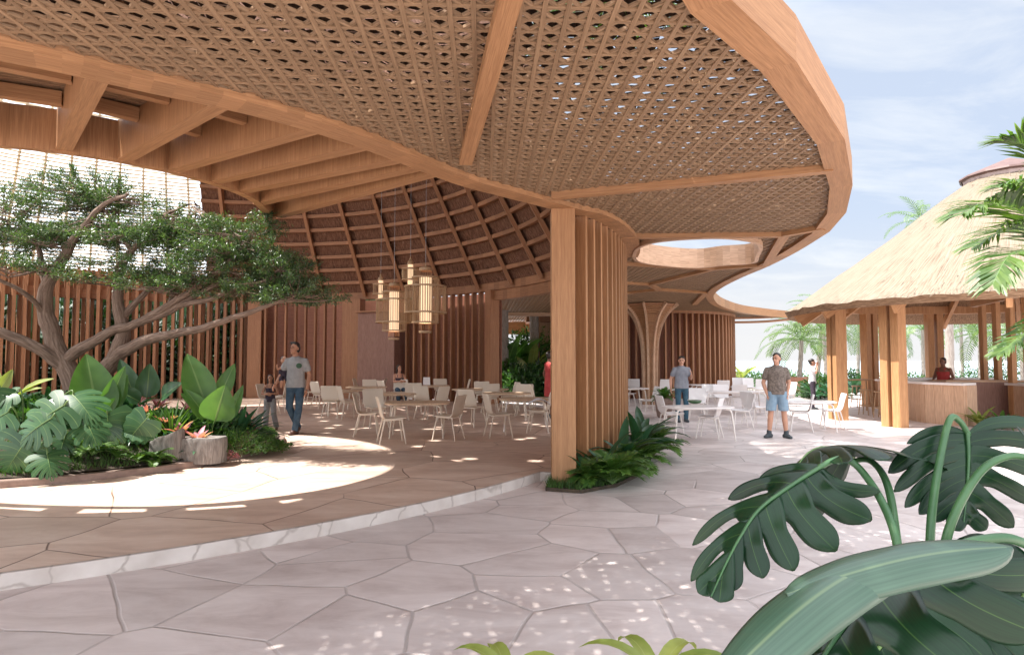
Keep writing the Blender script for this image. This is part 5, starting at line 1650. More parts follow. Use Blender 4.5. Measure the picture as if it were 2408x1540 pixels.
# ------------------------------------------------------------------ spreading tree in the planter
TREE = thing('spreading_tree', 'wide spreading tree with twisted grey brown limbs growing in the round planter', 'tree', (-7.4, 11.2, .3))
def tp(px, py, y): return at(px, py, y)
limbs = [  # (points (px, py, depth), r0, r1)
 ([(200, 965, 11.2), (165, 880, 11.2), (128, 800, 11.15), (108, 730, 11.1), (112, 670, 11.0), (140, 620, 10.9), (168, 570, 10.8)], .20, .07),
 ([(168, 570, 10.8), (205, 520, 10.7), (250, 480, 10.6), (300, 455, 10.5)], .07, .025),
 ([(112, 670, 11.0), (100, 640, 11.0), (95, 590, 11.1), (70, 540, 11.2), (30, 500, 11.2)], .07, .02),
 ([(160, 870, 11.2), (110, 830, 11.0), (50, 800, 10.8), (-20, 775, 10.6), (-120, 740, 10.4)], .12, .07),
 ([(150, 850, 11.2), (200, 815, 11.1), (260, 780, 11.0), (320, 760, 10.8), (390, 735, 10.6), (450, 700, 10.4), (510, 668, 10.2), (560, 650, 10.1)], .11, .03),
 ([(180, 960, 11.3), (235, 890, 11.3), (270, 845, 11.2), (290, 800, 11.1), (285, 755, 11.1), (275, 700, 11.1), (280, 640, 11.1), (310, 590, 11.0)], .19, .06),
 ([(262, 850, 11.2), (310, 815, 10.9), (360, 795, 10.6), (420, 782, 10.3), (490, 768, 10.0), (560, 745, 9.8), (620, 722, 9.6), (690, 700, 9.5)], .12, .022),
 ([(330, 758, 10.8), (400, 715, 10.5), (470, 670, 10.2), (540, 615, 10.0), (580, 570, 9.9)], .075, .02),
 ([(420, 720, 10.5), (500, 700, 10.1), (570, 672, 9.9), (640, 660, 9.7)], .055, .018),
 ([(285, 755, 11.1), (330, 700, 11.2), (385, 640, 11.3), (430, 590, 11.3)], .07, .02),
 ([(108, 740, 11.1), (60, 690, 10.7), (0, 660, 10.4), (-60, 640, 10.2)], .05, .02),
 ([(140, 620, 10.9), (80, 640, 10.4), (20, 650, 10.2)], .03, .012),
 ([(310, 590, 11.0), (350, 540, 10.8), (400, 500, 10.6), (450, 480, 10.4)], .05, .015),
 ([(310, 590, 11.0), (270, 530, 11.2), (230, 470, 11.4)], .045, .015),
 ([(390, 735, 10.6), (405, 690, 10.8), (410, 640, 11.0), (450, 600, 11.2)], .05, .015),
 ([(580, 570, 9.9), (600, 530, 9.8), (618, 495, 9.8)], .018, .006),
]
b = MB(); ends = []
for pts, r0, r1 in limbs:
    P3 = [tp(*p) for p in pts]
    C = catmull(P3, 6); n = len(C)
    C = [c + V((noise.noise((c.x * 3, c.z * 3, 1)), noise.noise((c.y * 3, c.z * 3, 5)), noise.noise((c.x * 3, c.y * 3, 8)))) * (.035 if 0 < i < n - 1 else 0) for i, c in enumerate(C)]
    b.tube(C, [(r0 + (r1 - r0) * (i / (n - 1)) ** .8) * (1 + .12 * noise.noise((i * .6, r0 * 50, 2))) for i in range(n)], 12)
    ends.append((C, r1))
b.v = [(x + 7.4, y - 11.2, z - .3) for x, y, z in b.v]
b.build('trunk', M['bark'], TREE, True)
# crown: flat sprays of small leaves at the ends of many twigs
tw = MB(); lf = MB()
pads = [(60, 480, 10.9, .75, .30), (-40, 520, 10.6, .7, .28), (150, 440, 11.2, .7, .32), (230, 430, 11.3, .65, .30), (310, 470, 11.0, .75, .3), (110, 560, 10.6, .75, .22), (210, 545, 10.7, .75, .24),
        (320, 540, 10.6, .75, .24), (400, 510, 10.6, .65, .26), (470, 540, 10.3, .7, .24), (430, 600, 10.6, .8, .22), (540, 560, 10.0, .6, .26), (600, 590, 9.8, .6, .24), (660, 620, 9.6, .55, .2),
        (520, 640, 9.9, .7, .16), (620, 670, 9.6, .6, .15), (690, 690, 9.5, .42, .14), (20, 610, 10.3, .7, .18), (120, 630, 10.3, .6, .12), (270, 620, 10.5, .7, .14), (360, 640, 10.5, .6, .12),
        (170, 500, 11.4, .8, .3), (280, 500, 11.5, .8, .3), (20, 560, 11.2, .8, .3), (380, 560, 11.4, .8, .28), (620, 530, 9.9, .28, .24), (618, 500, 9.8, .15, .15), (560, 600, 10.4, .7, .2), (700, 655, 9.5, .38, .14), (-120, 580, 10.2, .7, .3), (150, 410, 11.4, .45, .2), (90, 430, 11.4, .4, .2)]
for _ in range(46):
    px = random.uniform(-90, 700); f_ = max(0, (px - 60) / 640)
    top = 415 + 190 * f_ + 30 * math.sin(px * .021); bot = 640 + 70 * f_
    q_ = random.random() ** 1.3
    pads.append((px, top + (bot - top) * q_, 11.3 - 1.7 * f_ + random.uniform(-.6, .9), random.uniform(.55, .85), random.uniform(.10, .2)))
allpts = [c for C, r in ends for c in C[len(C) // 3:]]
for px, py, y, rr, rz_ in pads:
    c = tp(px, py, y)
    src = min(allpts, key=lambda q: (q - c).length)
    nt_ = int(32 * rr / .7)
    for k in range(nt_):
        a = random.uniform(0, 2 * PI); q = math.sqrt(random.random())
        tgt = c + V((math.cos(a) * rr * q * 1.1, math.sin(a) * rr * q * .9, random.uniform(-.5, 1) * rz_ * (1.15 - q * .7)))
        st = src.lerp(c, random.uniform(.0, .7)) + rnd_dir() * .06
        mid_ = st.lerp(tgt, .55) + V((0, 0, -.05))
        if k % 2 == 0: tw.tube([st, mid_, tgt], [.009, .006, .003], 4, caps=False)
        dirn = (tgt - mid_).normalized()
        nl = 54
        for m_ in range(nl):
            t_ = random.random()
            pos = mid_.lerp(tgt, .25 + .85 * t_) + rnd_dir() * random.uniform(.01, .085)
            d = (dirn * .7 + rnd_dir() * .9 + V((0, 0, -.15))).normalized()
            nrm = (V((0, 0, 1)) + rnd_dir() * .8).normalized()
            s_ = random.uniform(.75, 1.3)
            leaf_quad(lf, pos, d, nrm, .050 * s_, .0145 * s_)
for q in (tw, lf): q.v = [(x + 7.4, y - 11.2, z - .3) for x, y, z in q.v]
tw.build('twigs', M['bark'], TREE); lf.build('crown', M['tree'], TREE)

# ------------------------------------------------------------------ planter plants
def view_n(p, up=.8):
    # a face that looks partly at the visitor and partly at the sky
    v = V((0, 0, CAMH)) - V(p); v.z *= .4; v.normalize()
    return (v + V((0, 0, up))).normalized()
def mon_plant(name, label, root, leaves, mat='mon', lobes=6, det=(9, 4), stemm='stem', group=None, gap=.40):
    """leaves: (base px, py, tip px, py, depth base, depth tip, width ratio, up tilt, slits from)"""
    t = thing(name, label, 'plant', root, 0, group)
    root = V(root)
    for q in leaves:
        bx, by, tx, ty, d0, d1, wr, up = q[:8]
        p0, p1 = at(bx, by, d0), at(tx, ty, d1)
        d = p1 - p0; L_ = d.length * 1.12; W_ = L_ * wr
        n = view_n(p0, up) if len(q) < 10 else V(q[9])
        sf = q[8] if len(q) > 8 else 0
        b = MB(); mon_leaf(b, p0 - root, d + V((0, 0, .18 * L_)), n, L_, W_, .5, .3, lobes, det[0], det[1], gap, .34, sf)
        lo = b.build('leaf', M[mat], t, True)
        b = MB()
        mid_ = root.lerp(p0, .6) + V((0, 0, .12 * (p0 - root).length)) + (p0 - p1) * .15
        C = catmull([root + rnd_dir() * .02, mid_, p0 - d.normalized() * .05 + V((0, 0, .03)), p0 + d.normalized() * .015], 6)
        b.tube([c - root for c in C], [.012 * (L_ / .45) ** .5 * (1 - .35 * i / len(C)) for i in range(len(C))], 7)
        midrib(b, p0 - root, d + V((0, 0, .18 * L_)), n, L_, W_, .5, .006 * (L_ / .45))
        b.build('stem', M[stemm], t, True)
    return t
mr_ = at(52, 1112, 8.25)
mon_plant('split_leaf_plant', 'large split leaf plant with sunlit pale leaves at the left end of the planter', (mr_.x, mr_.y, .24), [
    (-10, 915, -40, 985, 8.1, 7.95, 1.05, 1.3), (38, 925, -30, 950, 8.2, 8.05, 1.0, 1.4), (170, 930, 215, 990, 8.25, 8.05, 1.1, 1.3), (150, 955, 60, 1025, 8.0, 7.8, 1.15, 1.0),
    (120, 985, 40, 1050, 7.9, 7.75, 1.0, .9), (60, 1040, 10, 1125, 7.85, 7.75, 1.15, .55), (110, 1068, 120, 1120, 7.85, 7.72, 1.2, .9), (200, 985, 225, 1050, 8.1, 7.95, .95, .8), (155, 1020, 140, 1075, 8.2, 8.05, .95, .7), (20, 970, -60, 1030, 8.0, 7.9, 1.1, 1.0)])
mr2 = at(262, 1082, 8.75)
mon_plant('fan_leaf_plant', 'tall stemmed plant with a round ribbed leaf in the middle of the planter', (mr2.x, mr2.y, .26), [
    (252, 975, 258, 1040, 8.6, 8.5, 1.45, .25, 3), (345, 985, 300, 1045, 8.6, 8.55, 1.0, .5, 4), (318, 1000, 360, 1030, 8.7, 8.6, .9, .6, 4)], gap=.35)

def broad_plant(name, label, root, leaves, mat='ban', stemm='stem', group=None):
    """leaves: (base px, py, tip px, py, depth base, depth tip, width m, up)"""
    root = V(root); t = thing(name, label, 'plant', root, 0, group)
    for bx, by, tx, ty, d0, d1, w_, up in leaves:
        p0, p1 = at(bx, by, d0), at(tx, ty, d1)
        b = MB(); broad_leaf(b, p0 - root, p1 - root, view_n(p0, up), w_, .05, .3); b.build('leaf', M[mat], t, True)
        b = MB(); C = catmull([root + rnd_dir() * .03, root.lerp(p0, .6) + V((0, 0, .06)), p0], 6)
        q0 = [c - root for c in C]
        d = p1 - p0; X, Y, Z = frame_of(d, view_n(p0, up))
        q0 += [p0 - root + d * a + Z * (.05 * d.length * math.sin(PI * a) - .004) for a in (.25, .5, .75, .95)]
        nq = len(q0)
        b.tube(q0, [.016 * (1 - .85 * i / nq) for i in range(nq)], 6); b.build('stem', M[stemm], t, True)
    return t
r_ = at(235, 1060, 9.6)
broad_plant('broad_leaf_plant', 'plant with one huge upright oval leaf before the tree trunk', (r_.x, r_.y, .28), [
    (232, 985, 203, 832, 9.5, 9.6, .62, .1), (245, 975, 295, 860, 9.6, 9.7, .28, .3), (262, 960, 300, 880, 9.8, 9.9, .25, .2), (232, 1000, 272, 935, 9.4, 9.3, .3, .5)])
r_ = at(345, 1010, 10.6)
broad_plant('broad_leaf_plant', 'darker broad leaf plant in the shade behind the pink bracts', (r_.x, r_.y, .3), [
    (345, 935, 352, 855, 10.5, 10.6, .36, .1), (315, 930, 282, 845, 10.6, 10.7, .3, .2), (380, 935, 430, 900, 10.4, 10.3, .3, .8), (330, 945, 262, 915, 10.3, 10.1, .3, .9), (300, 960, 255, 985, 10.1, 9.9, .3, .6)], mat='mon')
r_ = at(492, 1030, 9.9)
broad_plant('broad_leaf_plant', 'fresh green plant with paddle leaves rising behind the grey stump', (r_.x, r_.y, .28), [
    (484, 950, 440, 832, 9.8, 9.9, .46, .1), (505, 990, 530, 905, 9.6, 9.55, .5, .25), (518, 930, 552, 855, 10.0, 10.1, .25, .3), (488, 985, 435, 915, 9.7, 9.6, .26, .6), (540, 985, 572, 905, 9.9, 10, .18, .4), (470, 960, 425, 925, 9.9, 9.8, .22, .9)])
r_ = at(-10, 960, 9.4)  # yellow sunlight on this plant is put into its leaf colour
broad_plant('pale_leaf_plant', 'plant with yellow green leaves, sunlight put into their colour, at the left edge', (r_.x, r_.y, .3), [
    (40, 930, 128, 890, 9.3, 9.2, .2, 1.4), (0, 920, 30, 868, 9.4, 9.5, .16, .6), (30, 935, 100, 912, 9.2, 9.1, .14, 1.4), (-20, 910, -5, 870, 9.4, 9.5, .2, .4)], mat='banold')

def brom(px, py, y, label, n=16, L_=.42, mat='fernd', pinkn=8):
    p = at(px, py, y); p.z = soil_z(p.x, p.y)
    t = thing('bromeliad', label, 'plant', p, 0, 'pink bromeliads in the planter')
    b = MB()
    for k in range(n): strap_leaf(b, (0, 0, .02), 2 * PI * k / n + random.uniform(-.2, .2), random.uniform(.5, 1.15), L_ * random.uniform(.8, 1.2), .06, random.uniform(1.0, 1.9))
    b.build('foliage', M[mat], t, True)
    b = MB()
    for k in range(pinkn): strap_leaf(b, (0, 0, .16), 2 * PI * k / pinkn + random.uniform(-.2, .2), random.uniform(.7, 1.35), .30 * random.uniform(.7, 1.1), .085, random.uniform(.3, 1.0), 5)
    b.build('bract', M['pink'], t, True)
brom(392, 1020, 9.7, 'pink bromeliad with the largest rosette, left of the paddle leaf plant')
brom(425, 1030, 9.5, 'low pink bromeliad in front of the largest pink rosette', 12, .36)
brom(465, 1025, 9.3, 'pink bromeliad directly behind the grey stump', 14, .38)
brom(555, 1010, 10.3, 'pink bromeliad at the right of the planter below the slats')
brom(590, 1015, 10.5, 'pink bromeliad nearest the walking girl', 14, .4)
brom(340, 1015, 10.0, 'small pink bromeliad in the shade beside the round ribbed leaf', 12, .36)
brom(300, 960, 11.6, 'pink bromeliad half hidden behind the round ribbed leaf')
brom(372, 975, 11.0, 'pink bromeliad in the middle of the bed behind the largest rosette')
brom(440, 985, 10.7, 'pink bromeliad between the paddle leaves and the dark broad leaves')
brom(575, 985, 11.2, 'pink bromeliad at the back of the bed near the wide post')
brom(320, 985, 10.9, 'pink bromeliad farthest back beside the tree trunk', 12, .4)

def strap_plant(name, label, p, n, L_, W_, mat, el=(.4, 1.3), dr=(.6, 1.6), group=None, cat='plant', stem=.0):
    t = thing(name, label, cat, p, 0, group)
    b = MB()
    for k in range(n): strap_leaf(b, (0, 0, .02 + stem), 2 * PI * k / n * 2.39 + random.uniform(-.2, .2), random.uniform(*el), L_ * random.uniform(.75, 1.15), W_ * random.uniform(.8, 1.2), random.uniform(*dr))
    b.build('foliage', M[mat], t, True)
    b = MB(); b.tube([(0, 0, -.05), (0, 0, .06 + stem)], [.025, .02], 7); b.build('stem', M['stemd'], t, True)
    return t
def pp(px, py, y): p = at(px, py, y); p.z = soil_z(p.x, p.y); return p
strap_plant('spiky_fan_plant', 'yellow green spiky fan plant above the low grey stump', pp(402, 1050, 9.55), 46, .62, .034, 'fern', (.5, 1.45), (.2, .8))
strap_plant('strap_leaf_plant', 'dark strap leaf plant overhanging the right end of the planter', pp(592, 1000, 10.6), 26, .62, .075, 'fernd', (.4, 1.35), (.6, 1.6))
strap_plant('strap_leaf_plant', 'tall dark pointed leaf plant right of the paddle leaves', pp(560, 1000, 10.2), 20, .72, .10, 'fernd', (.7, 1.4), (.3, 1.0))
strap_plant('strap_leaf_plant', 'dark arching plant at the foot of the tree trunk', pp(300, 1010, 10.3), 26, .7, .08, 'fernd', (.4, 1.3), (.8, 1.7))
strap_plant('strap_leaf_plant', 'dark arching plant left of the tree trunk', pp(110, 1000, 10.2), 26, .75, .09, 'fernd', (.4, 1.3), (.8, 1.7))
strap_plant('strap_leaf_plant', 'dark arching plant at the back behind the split leaf plant', pp(20, 1000, 9.9), 26, .75, .1, 'fernd', (.4, 1.3), (.8, 1.7))
strap_plant('strap_leaf_plant', 'low dark green plant between the round leaf and the spiky fan', pp(310, 1050, 9.2), 30, .45, .05, 'fernd', (.3, 1.3), (.8, 1.7))
def fern(name, label, p, n, L_, mat='fern', ll=.16, lw=.02, el=(.5, 1.3), group=None):
    t = thing(name, label, 'fern', p, 0, group)
    b = MB(); sb = MB()
    for k in range(n): frond(b, (0, 0, .02), 2 * PI * k / n * 2.39 + random.uniform(-.2, .2), random.uniform(*el), L_ * random.uniform(.8, 1.15), random.uniform(1.2, 2.0), 20, ll, lw, .3, sb, stem_r=.005)
    b.build('foliage', M[mat], t); sb.build('stem', M['stem'], t)
    return t
fern('garden_fern', 'small yellow green fern left of the low stump', pp(322, 1085, 8.6), 9, .27, 'fern', .12)
fern('garden_fern', 'low fern sprouting between the two stumps and the curb', pp(365, 1090, 8.75), 9, .26, 'fern', .11)
fern('garden_fern', 'dim fern under the round ribbed leaf', pp(215, 1085, 8.5), 12, .4, 'fern', .15)
fern('garden_fern', 'dim fern beside the split leaf stems', pp(170, 1085, 8.7), 12, .4, 'fern', .15)

def stump(px, py, y, w_, h_, label, lean=0):
    p = at(px, py, y); p.z = soil_z(p.x, p.y) - .06
    t = thing('weathered_stump', label, 'stump', p, 0)
    prof_ = [(.97, 0), (1, .3), (.99, .8), (.97, .95), (.93, 1.0)]
    rows = []
    for r, z in prof_:
        rows.append([V(((w_ / 2) * r * math.copysign(abs(math.cos(a)) ** .6, math.cos(a)) * (1 + .03 * noise.noise((a * 2, z, px))), (w_ / 3) * r * math.copysign(abs(math.sin(a)) ** .6, math.sin(a)), h_ * z + (.06 * lean * math.cos(a) * z))) for a in [2 * PI * k / 40 for k in range(40)]])
    b = MB(); b.grid(rows, lambda i, j: (prof_[min(i, 4)][1] * h_, j * .04), wrap=True)
    b.build('stump_side', M['stump'], t, True)
    b = MB(); b.face(rows[-1], [(p_.x * .4, p_.y * .4) for p_ in rows[-1]]); b.build('stump_top', M['stump'], t)
stump(475, 1084, 9.28, .66, .36, 'wide grey weathered wood block standing at the planter curb')
stump(392, 1086, 9.1, .44, .33, 'smaller slanting grey wood block left of the wide one', 1.5)
def mound(name, label, p, rx, ry, h, n, mat, l_=.05, w_=.022, cat='shrub', group=None, up=.6):
    t = thing(name, label, cat, p, 0, group)
    b = MB(); sb = MB()
    for k in range(n):
        d = rnd_dir(); d.z = abs(d.z)
        r = random.uniform(.55, 1.02) * (1 + .22 * noise.noise((d.x * 2.3 + p[0], d.y * 2.3, d.z * 2.3 + p[1])))
        q = V((d.x * rx * r, d.y * ry * r, d.z * h * r + .02))
        leaf_quad(b, q, (d + rnd_dir() * .9 + V((0, 0, .1))), (V((0, 0, up)) + d + rnd_dir() * .6).normalized(), l_ * random.uniform(.7, 1.3), w_ * random.uniform(.8, 1.2))
    for k in range(max(6, int(n / 120))):
        d = rnd_dir(); d.z = abs(d.z) + .2; sb.tube([(0, 0, -.03), (d.x * rx * .4, d.y * ry * .4, d.z * h * .5), (d.x * rx * .9, d.y * ry * .9, d.z * h * .85)], [.012, .008, .003], 4, caps=False)
    b.build('foliage', M[mat], t); sb.build('stems', M['bark'], t)
    return t
mound('low_shrub', 'fine leaved olive shrub right of the wide grey wood block', pp(555, 1050, 9.9), .62, .55, .34, 5200, 'grass', .05, .010)
mound('creeping_shrub', 'bright sunlit creeping plant at the rounded right end of the planter', pp(612, 1040, 10.4), .5, .5, .13, 2600, 'fern', .045, .02)
mound('low_shrub', 'rusty little tuft at the curb right of the wide block', pp(535, 1078, 9.5), .16, .12, .10, 500, 'pink', .05, .008)
mound('low_shrub', 'dark undergrowth filling the middle of the planter behind the stumps', pp(380, 1020, 10.2), 1.3, .7, .24, 3800, 'bush', .13, .06)
mound('low_shrub', 'dark undergrowth under the tree on the left', pp(100, 1010, 10.2), 1.5, .8, .32, 3800, 'bush', .14, .06)

# ------------------------------------------------------------------ bed at the main column
bed = [V((.42, 8.10, 0)), V((.85, 7.95, 0)), V((1.35, 8.35, 0)), V((1.85, 9.2, 0)), V((2.2, 10.2, 0)), V((2.42, 11.2, 0)), V((2.5, 12.0, 0)), V((2.2, 12.1, 0)), V((2.0, 11.2, 0)), V((1.8, 10.4, 0)), V((1.5, 9.7, 0)), V((1.15, 9.05, 0)), V((.9, 8.72, 0)), V((.5, 8.66, 0))]
b = MB(); b.prism([(p.x, p.y) for p in bed], .002, .045); structure(b.build('planting_bed', M['soil']))
BP = [(p.x, p.y) for p in bed]
b = MB()
k = 0
while k < 6500:
    x, y = random.uniform(.4, 2.5), random.uniform(7.9, 12.1)
    if not inpoly(x, y, BP): continue
    k += 1
    p = V((x, y, .04)); d = V((random.uniform(-.5, .5), random.uniform(-.5, .5), 1)).normalized(); s_ = V((math.cos(k), math.sin(k), 0)) * .005
    h = random.uniform(.04, .13); b.face([p - s_, p + s_, p + d * h], [(-1, 0), (1, 0), (0, 1)])
g_ = b.build('bed_grass', M['grass']); g_['kind'] = 'stuff'; tag(g_, 'short dark grass round the foot of the main column', 'grass')
gb = 'plants in the bed along the slatted wall'
def bd(px, py, y): p = at(px, py, y); p.z = .04; return p
for (px, y, n, L_, lb) in ((1440, 8.25, 34, .50, 'bushy bright fern nearest the camera at the column foot'), (1395, 8.3, 20, .36, 'small fern directly in front of the main column'), (1490, 9.3, 36, .58, 'bright drooping fern in the middle of the slatted wall bed'), (1535, 10.6, 34, .62, 'fern at the far end of the slatted wall bed'), (1462, 8.8, 24, .46, 'low fern between the two nearest bushy ferns')):
    fern('garden_fern', lb, bd(px, 1100, y), n, L_, 'fern', .19, .026, (.6, 1.4), gb)
for (px, y, n, L_, W_, lb) in ((1420, 8.75, 11, .75, .11, 'dark green strap leaf plant rising beside the column'), (1462, 9.25, 12, .8, .13, 'dark arching strap leaf plant in the middle of the slat bed'), (1500, 10.2, 14, .95, .15, 'tall dark leafed plant behind the middle fern'), (1512, 11.2, 14, 1.0, .15, 'tallest dark leafed plant at the end of the slatted wall'), (1375, 8.5, 8, .5, .07, 'small pointed leaf plant at the column corner')):
    strap_plant('strap_leaf_plant', lb, bd(px, 1080, y), n, L_, W_, 'fernd', (.75, 1.45), (.7, 1.8), gb)
# ================================================================== palms
def palm(label, base, top, nf, L_, droop=1.5, nl=22, ll=.55, lw=.05, r0=.16, r1=.10, mat='palm', group='palms beyond the terrace', el=(-.2, 1.25), az0=None, trunk_bulge=True, seed=0, name='palm_tree'):
    base = V(base); top = V(top)
    t = thing(name, label, 'palm', base, 0, group)
    C = catmull([base - base, (top - base) * .35 + V(((top - base).x * -.12, 0, 0)), (top - base) * .7, top - base], 6)
    n = len(C); b = MB()
    b.tube(C, [(r0 + (r1 - r0) * (i / n)) * (1.25 if i == 0 and trunk_bulge else 1) * (1 + .05 * (i % 2)) for i in range(n)], 9)
    b.build('trunk', M['palmbark'], t, True)
    b = MB(); sb = MB(); c = top - base
    for k in range(nf):
        az = k * 2.39996 + seed; q = k / nf
        e = el[1] + (el[0] - el[1]) * q + random.uniform(-.12, .12)
        frond(b, c + V((0, 0, random.uniform(-.05, .1))), az, e, L_ * random.uniform(.85, 1.1), droop * random.uniform(.8, 1.2), nl, ll, lw, .55, sb, stem_r=.022 * L_ / 2.2, keel=.2)
    b.build('crown', M[mat], t); sb.build('frond_stems', M['stem'], t, True)
    return t
def bp2(px, y, z=0): p = at(px, 845, y); p.z = z; return p
for k, (px, y, topy, nf, L_, lb) in enumerate([
    (1878, 33, 800, 20, 2.5, 'bushy palm left of the hut, nearest the slatted room'),
    (1920, 36, 775, 20, 2.7, 'palm just behind the bystander left of the hut posts'),
    (1942, 40, 745, 18, 2.8, 'taller palm whose crown touches the hut eave tip'),
    (2012, 43, 765, 16, 2.8, 'slender palm seen between the first two hut posts'),
    (2085, 46, 790, 16, 2.8, 'palm seen behind the nearest hut post'),
    (2168, 42, 775, 16, 2.9, 'thin palm seen over the middle of the bar counter'),
    (2305, 34, 785, 20, 2.9, 'palm with a stout trunk right of the barman'),
    (2262, 45, 760, 16, 2.9, 'palm behind the barman'),
    (2370, 38, 750, 18, 3.0, 'palm seen between the slim posts at right'),
    (2405, 31, 800, 16, 2.5, 'palm at the far right edge behind the slim posts'),
]):
    b0 = bp2(px, y, -.2 if y < 41 else -3); tp_ = at(px + random.uniform(-12, 12), topy, y)
    palm(lb, b0, tp_, nf, L_, 1.7, 18, .62, .055, .15, .09, seed=k)
q = bp2(2233, 30)
palm('palm with a smooth pale grey trunk standing behind the barman', q, at(2228, 600, 30), 16, 2.6, 1.5, 18, .55, .05, .19, .15, seed=3)
palm('palm behind the hut roof with only its top fronds showing on the left slope', bp2(2190, 40), at(2165, 520, 40), 14, 2.4, 1.4, 16, .5, .05, seed=1)
# added palm, hidden behind the slatted wall, shades the skylight's sun patch
palm('unseen tall palm added through the canopy to shade the skylight', (2.56, 14.7, 0), (1.3, 12.6, 9.0), 24, 3.1, 1.3, 30, .62, .06, .13, .1, seed=2, el=(-.15, 1.0), group='palms close to the canopy')
# big palm just off the right edge: three feather leaves reach into the picture
PB = V((10.3, 9.2, 0)); PT = at(2500, 640, 8.6)
t = thing('feather_palm', 'near palm at the right edge with long feather leaves hanging over the hut roof', 'palm', PB)
b = MB(); C = catmull([V((0, 0, 0)), V((.1, .0, 1.5)), PT - PB], 8); b.tube(C, [.16 - .004 * i for i in range(len(C))], 12); b.build('trunk', M['palmbark'], t, True)
def aimed(b, sb, pts, nl, ll, lw, hang=.35, keel=.3, r=.013):
    C = catmull([p - PB for p in pts], 6); n = len(C)
    sb.tube(C, [r * (1 - .8 * i / n) for i in range(n)], 6, caps=False)
    for k in range(nl):
        a = .12 + .88 * (k + .5) / nl; f = a * (n - 1); i = min(n - 2, int(f)); q = C[i].lerp(C[i + 1], f - i); d = (C[i + 1] - C[i]).normalized()
        sd = d.cross(V((0, 0, 1))).normalized(); up = sd.cross(d)
        ln = ll * (math.sin(PI * (.16 + .80 * a)) ** .55)
        for s_ in (-1, 1):
            dv = (sd * s_ * .8 + d * (.5 + .7 * a) + up * keel * random.uniform(-.2, 1.2)).normalized()
            m_ = q + dv * ln * .55; dv2 = (dv - V((0, 0, hang * random.uniform(.5, 1.4)))).normalized(); tpp = m_ + dv2 * ln * .5
            wv = (d - dv * d.dot(dv)).normalized() * lw * .5
            b.face([q - wv * .4, q + wv * .4, m_ + wv, m_ - wv], [(-1, a), (1, a), (1, a), (-1, a)]); b.face([m_ - wv, m_ + wv, tpp], [(-1, a), (1, a), (0, a)])
for pts, nl, ll, lw in ((((2520, 620, 8.6), (2430, 520, 8.4), (2340, 478, 8.2), (2262, 505, 8.0)), 60, .74, .050),
                        (((2520, 620, 8.6), (2440, 590, 8.0), (2375, 600, 7.6), (2335, 668, 7.4)), 54, .62, .046),
                        (((2520, 620, 8.6), (2470, 420, 8.6), (2415, 345, 8.6), (2362, 332, 8.6)), 50, .60, .046),
                        (((2520, 640, 8.6), (2460, 740, 8.2), (2400, 790, 8.0), (2345, 835, 7.9)), 44, .36, .036),
                        (((2520, 640, 8.9), (2450, 560, 8.9), (2370, 540, 8.8), (2290, 580, 8.7)), 54, .66, .048),
                        (((2520, 600, 8.3), (2460, 470, 8.1), (2410, 430, 7.9), (2352, 440, 7.8)), 46, .55, .044),
                        (((2520, 620, 8.6), (2620, 480, 9.2), (2720, 450, 9.8), (2850, 520, 10.2)), 28, .5, .03),
                        (((2520, 620, 8.6), (2600, 560, 7.8), (2700, 560, 7.0), (2800, 640, 6.4)), 28, .5, .03)):
    b = MB(); sb = MB(); aimed(b, sb, [at(*p) for p in pts], nl, ll, lw)
    lo = b.build('frond', M['palm'], t); so2 = sb.build('frond_stem', M['stem'], lo, True)

# ================================================================== planting behind the terrace
def bushat(px, y, rx, h, label, n=1800, mat='bush', l_=.16, w_=.07, ry=None, z=0, group=None):
    p = bp2(px, y, z); mound('garden_bush', label, p, rx, ry or rx * .8, h, n, mat, l_, w_, 'bush', group)
bushat(1760, 36, 1.8, .9, 'low bush right of the slatted room', 1500)
bushat(1800, 38.5, 2.2, .8, 'wide low bush at the terrace edge behind the far chairs', 1500)
bushat(1852, 38, 2.0, .9, 'pale low bush behind the man in denim shorts', 1500, 'fern')
bushat(1935, 27.5, 1.1, .95, 'dark bush below the bystander left of the hut', 2200)
bushat(2005, 33, 1.2, 1.1, 'leafy bush seen between the first two hut posts', 1800)
bushat(2120, 37, 1.8, 1.0, 'bush seen beyond the bar counter', 1200)
bushat(2290, 36, 2.2, 1.1, 'bush seen right of the barman', 1200)
bushat(2380, 34, 2.2, 1.5, 'bush seen between the slim posts', 1200)
strap_plant('fan_leaf_plant', 'yellow green fan leaved plant catching light beside the slatted room', bp2(1742, 34.0, .5), 14, 1.25, .22, 'banold', (.6, 1.35), (.3, .9))
strap_plant('fan_leaf_plant', 'dark arching plant below the bystander', bp2(1915, 26.6), 30, 1.1, .16, 'fernd', (.5, 1.35), (.8, 1.7))
strap_plant('fan_leaf_plant', 'dark arching plant left of the first hut post', bp2(1952, 25.5), 26, 1.0, .15, 'fernd', (.5, 1.35), (.8, 1.7))
strap_plant('fan_leaf_plant', 'dark arching plant between the hut posts', bp2(2010, 29.5), 24, 1.2, .17, 'fernd', (.5, 1.35), (.8, 1.7))
strap_plant('fan_leaf_plant', 'pale green rosette plant before the bar at the right', bp2(2300, 15.6), 22, .62, .10, 'banold', (.4, 1.3), (.6, 1.5))
strap_plant('fan_leaf_plant', 'light green arching plant at the foot of the slim posts', bp2(2350, 15.2), 26, .6, .09, 'fern', (.4, 1.3), (.8, 1.6))
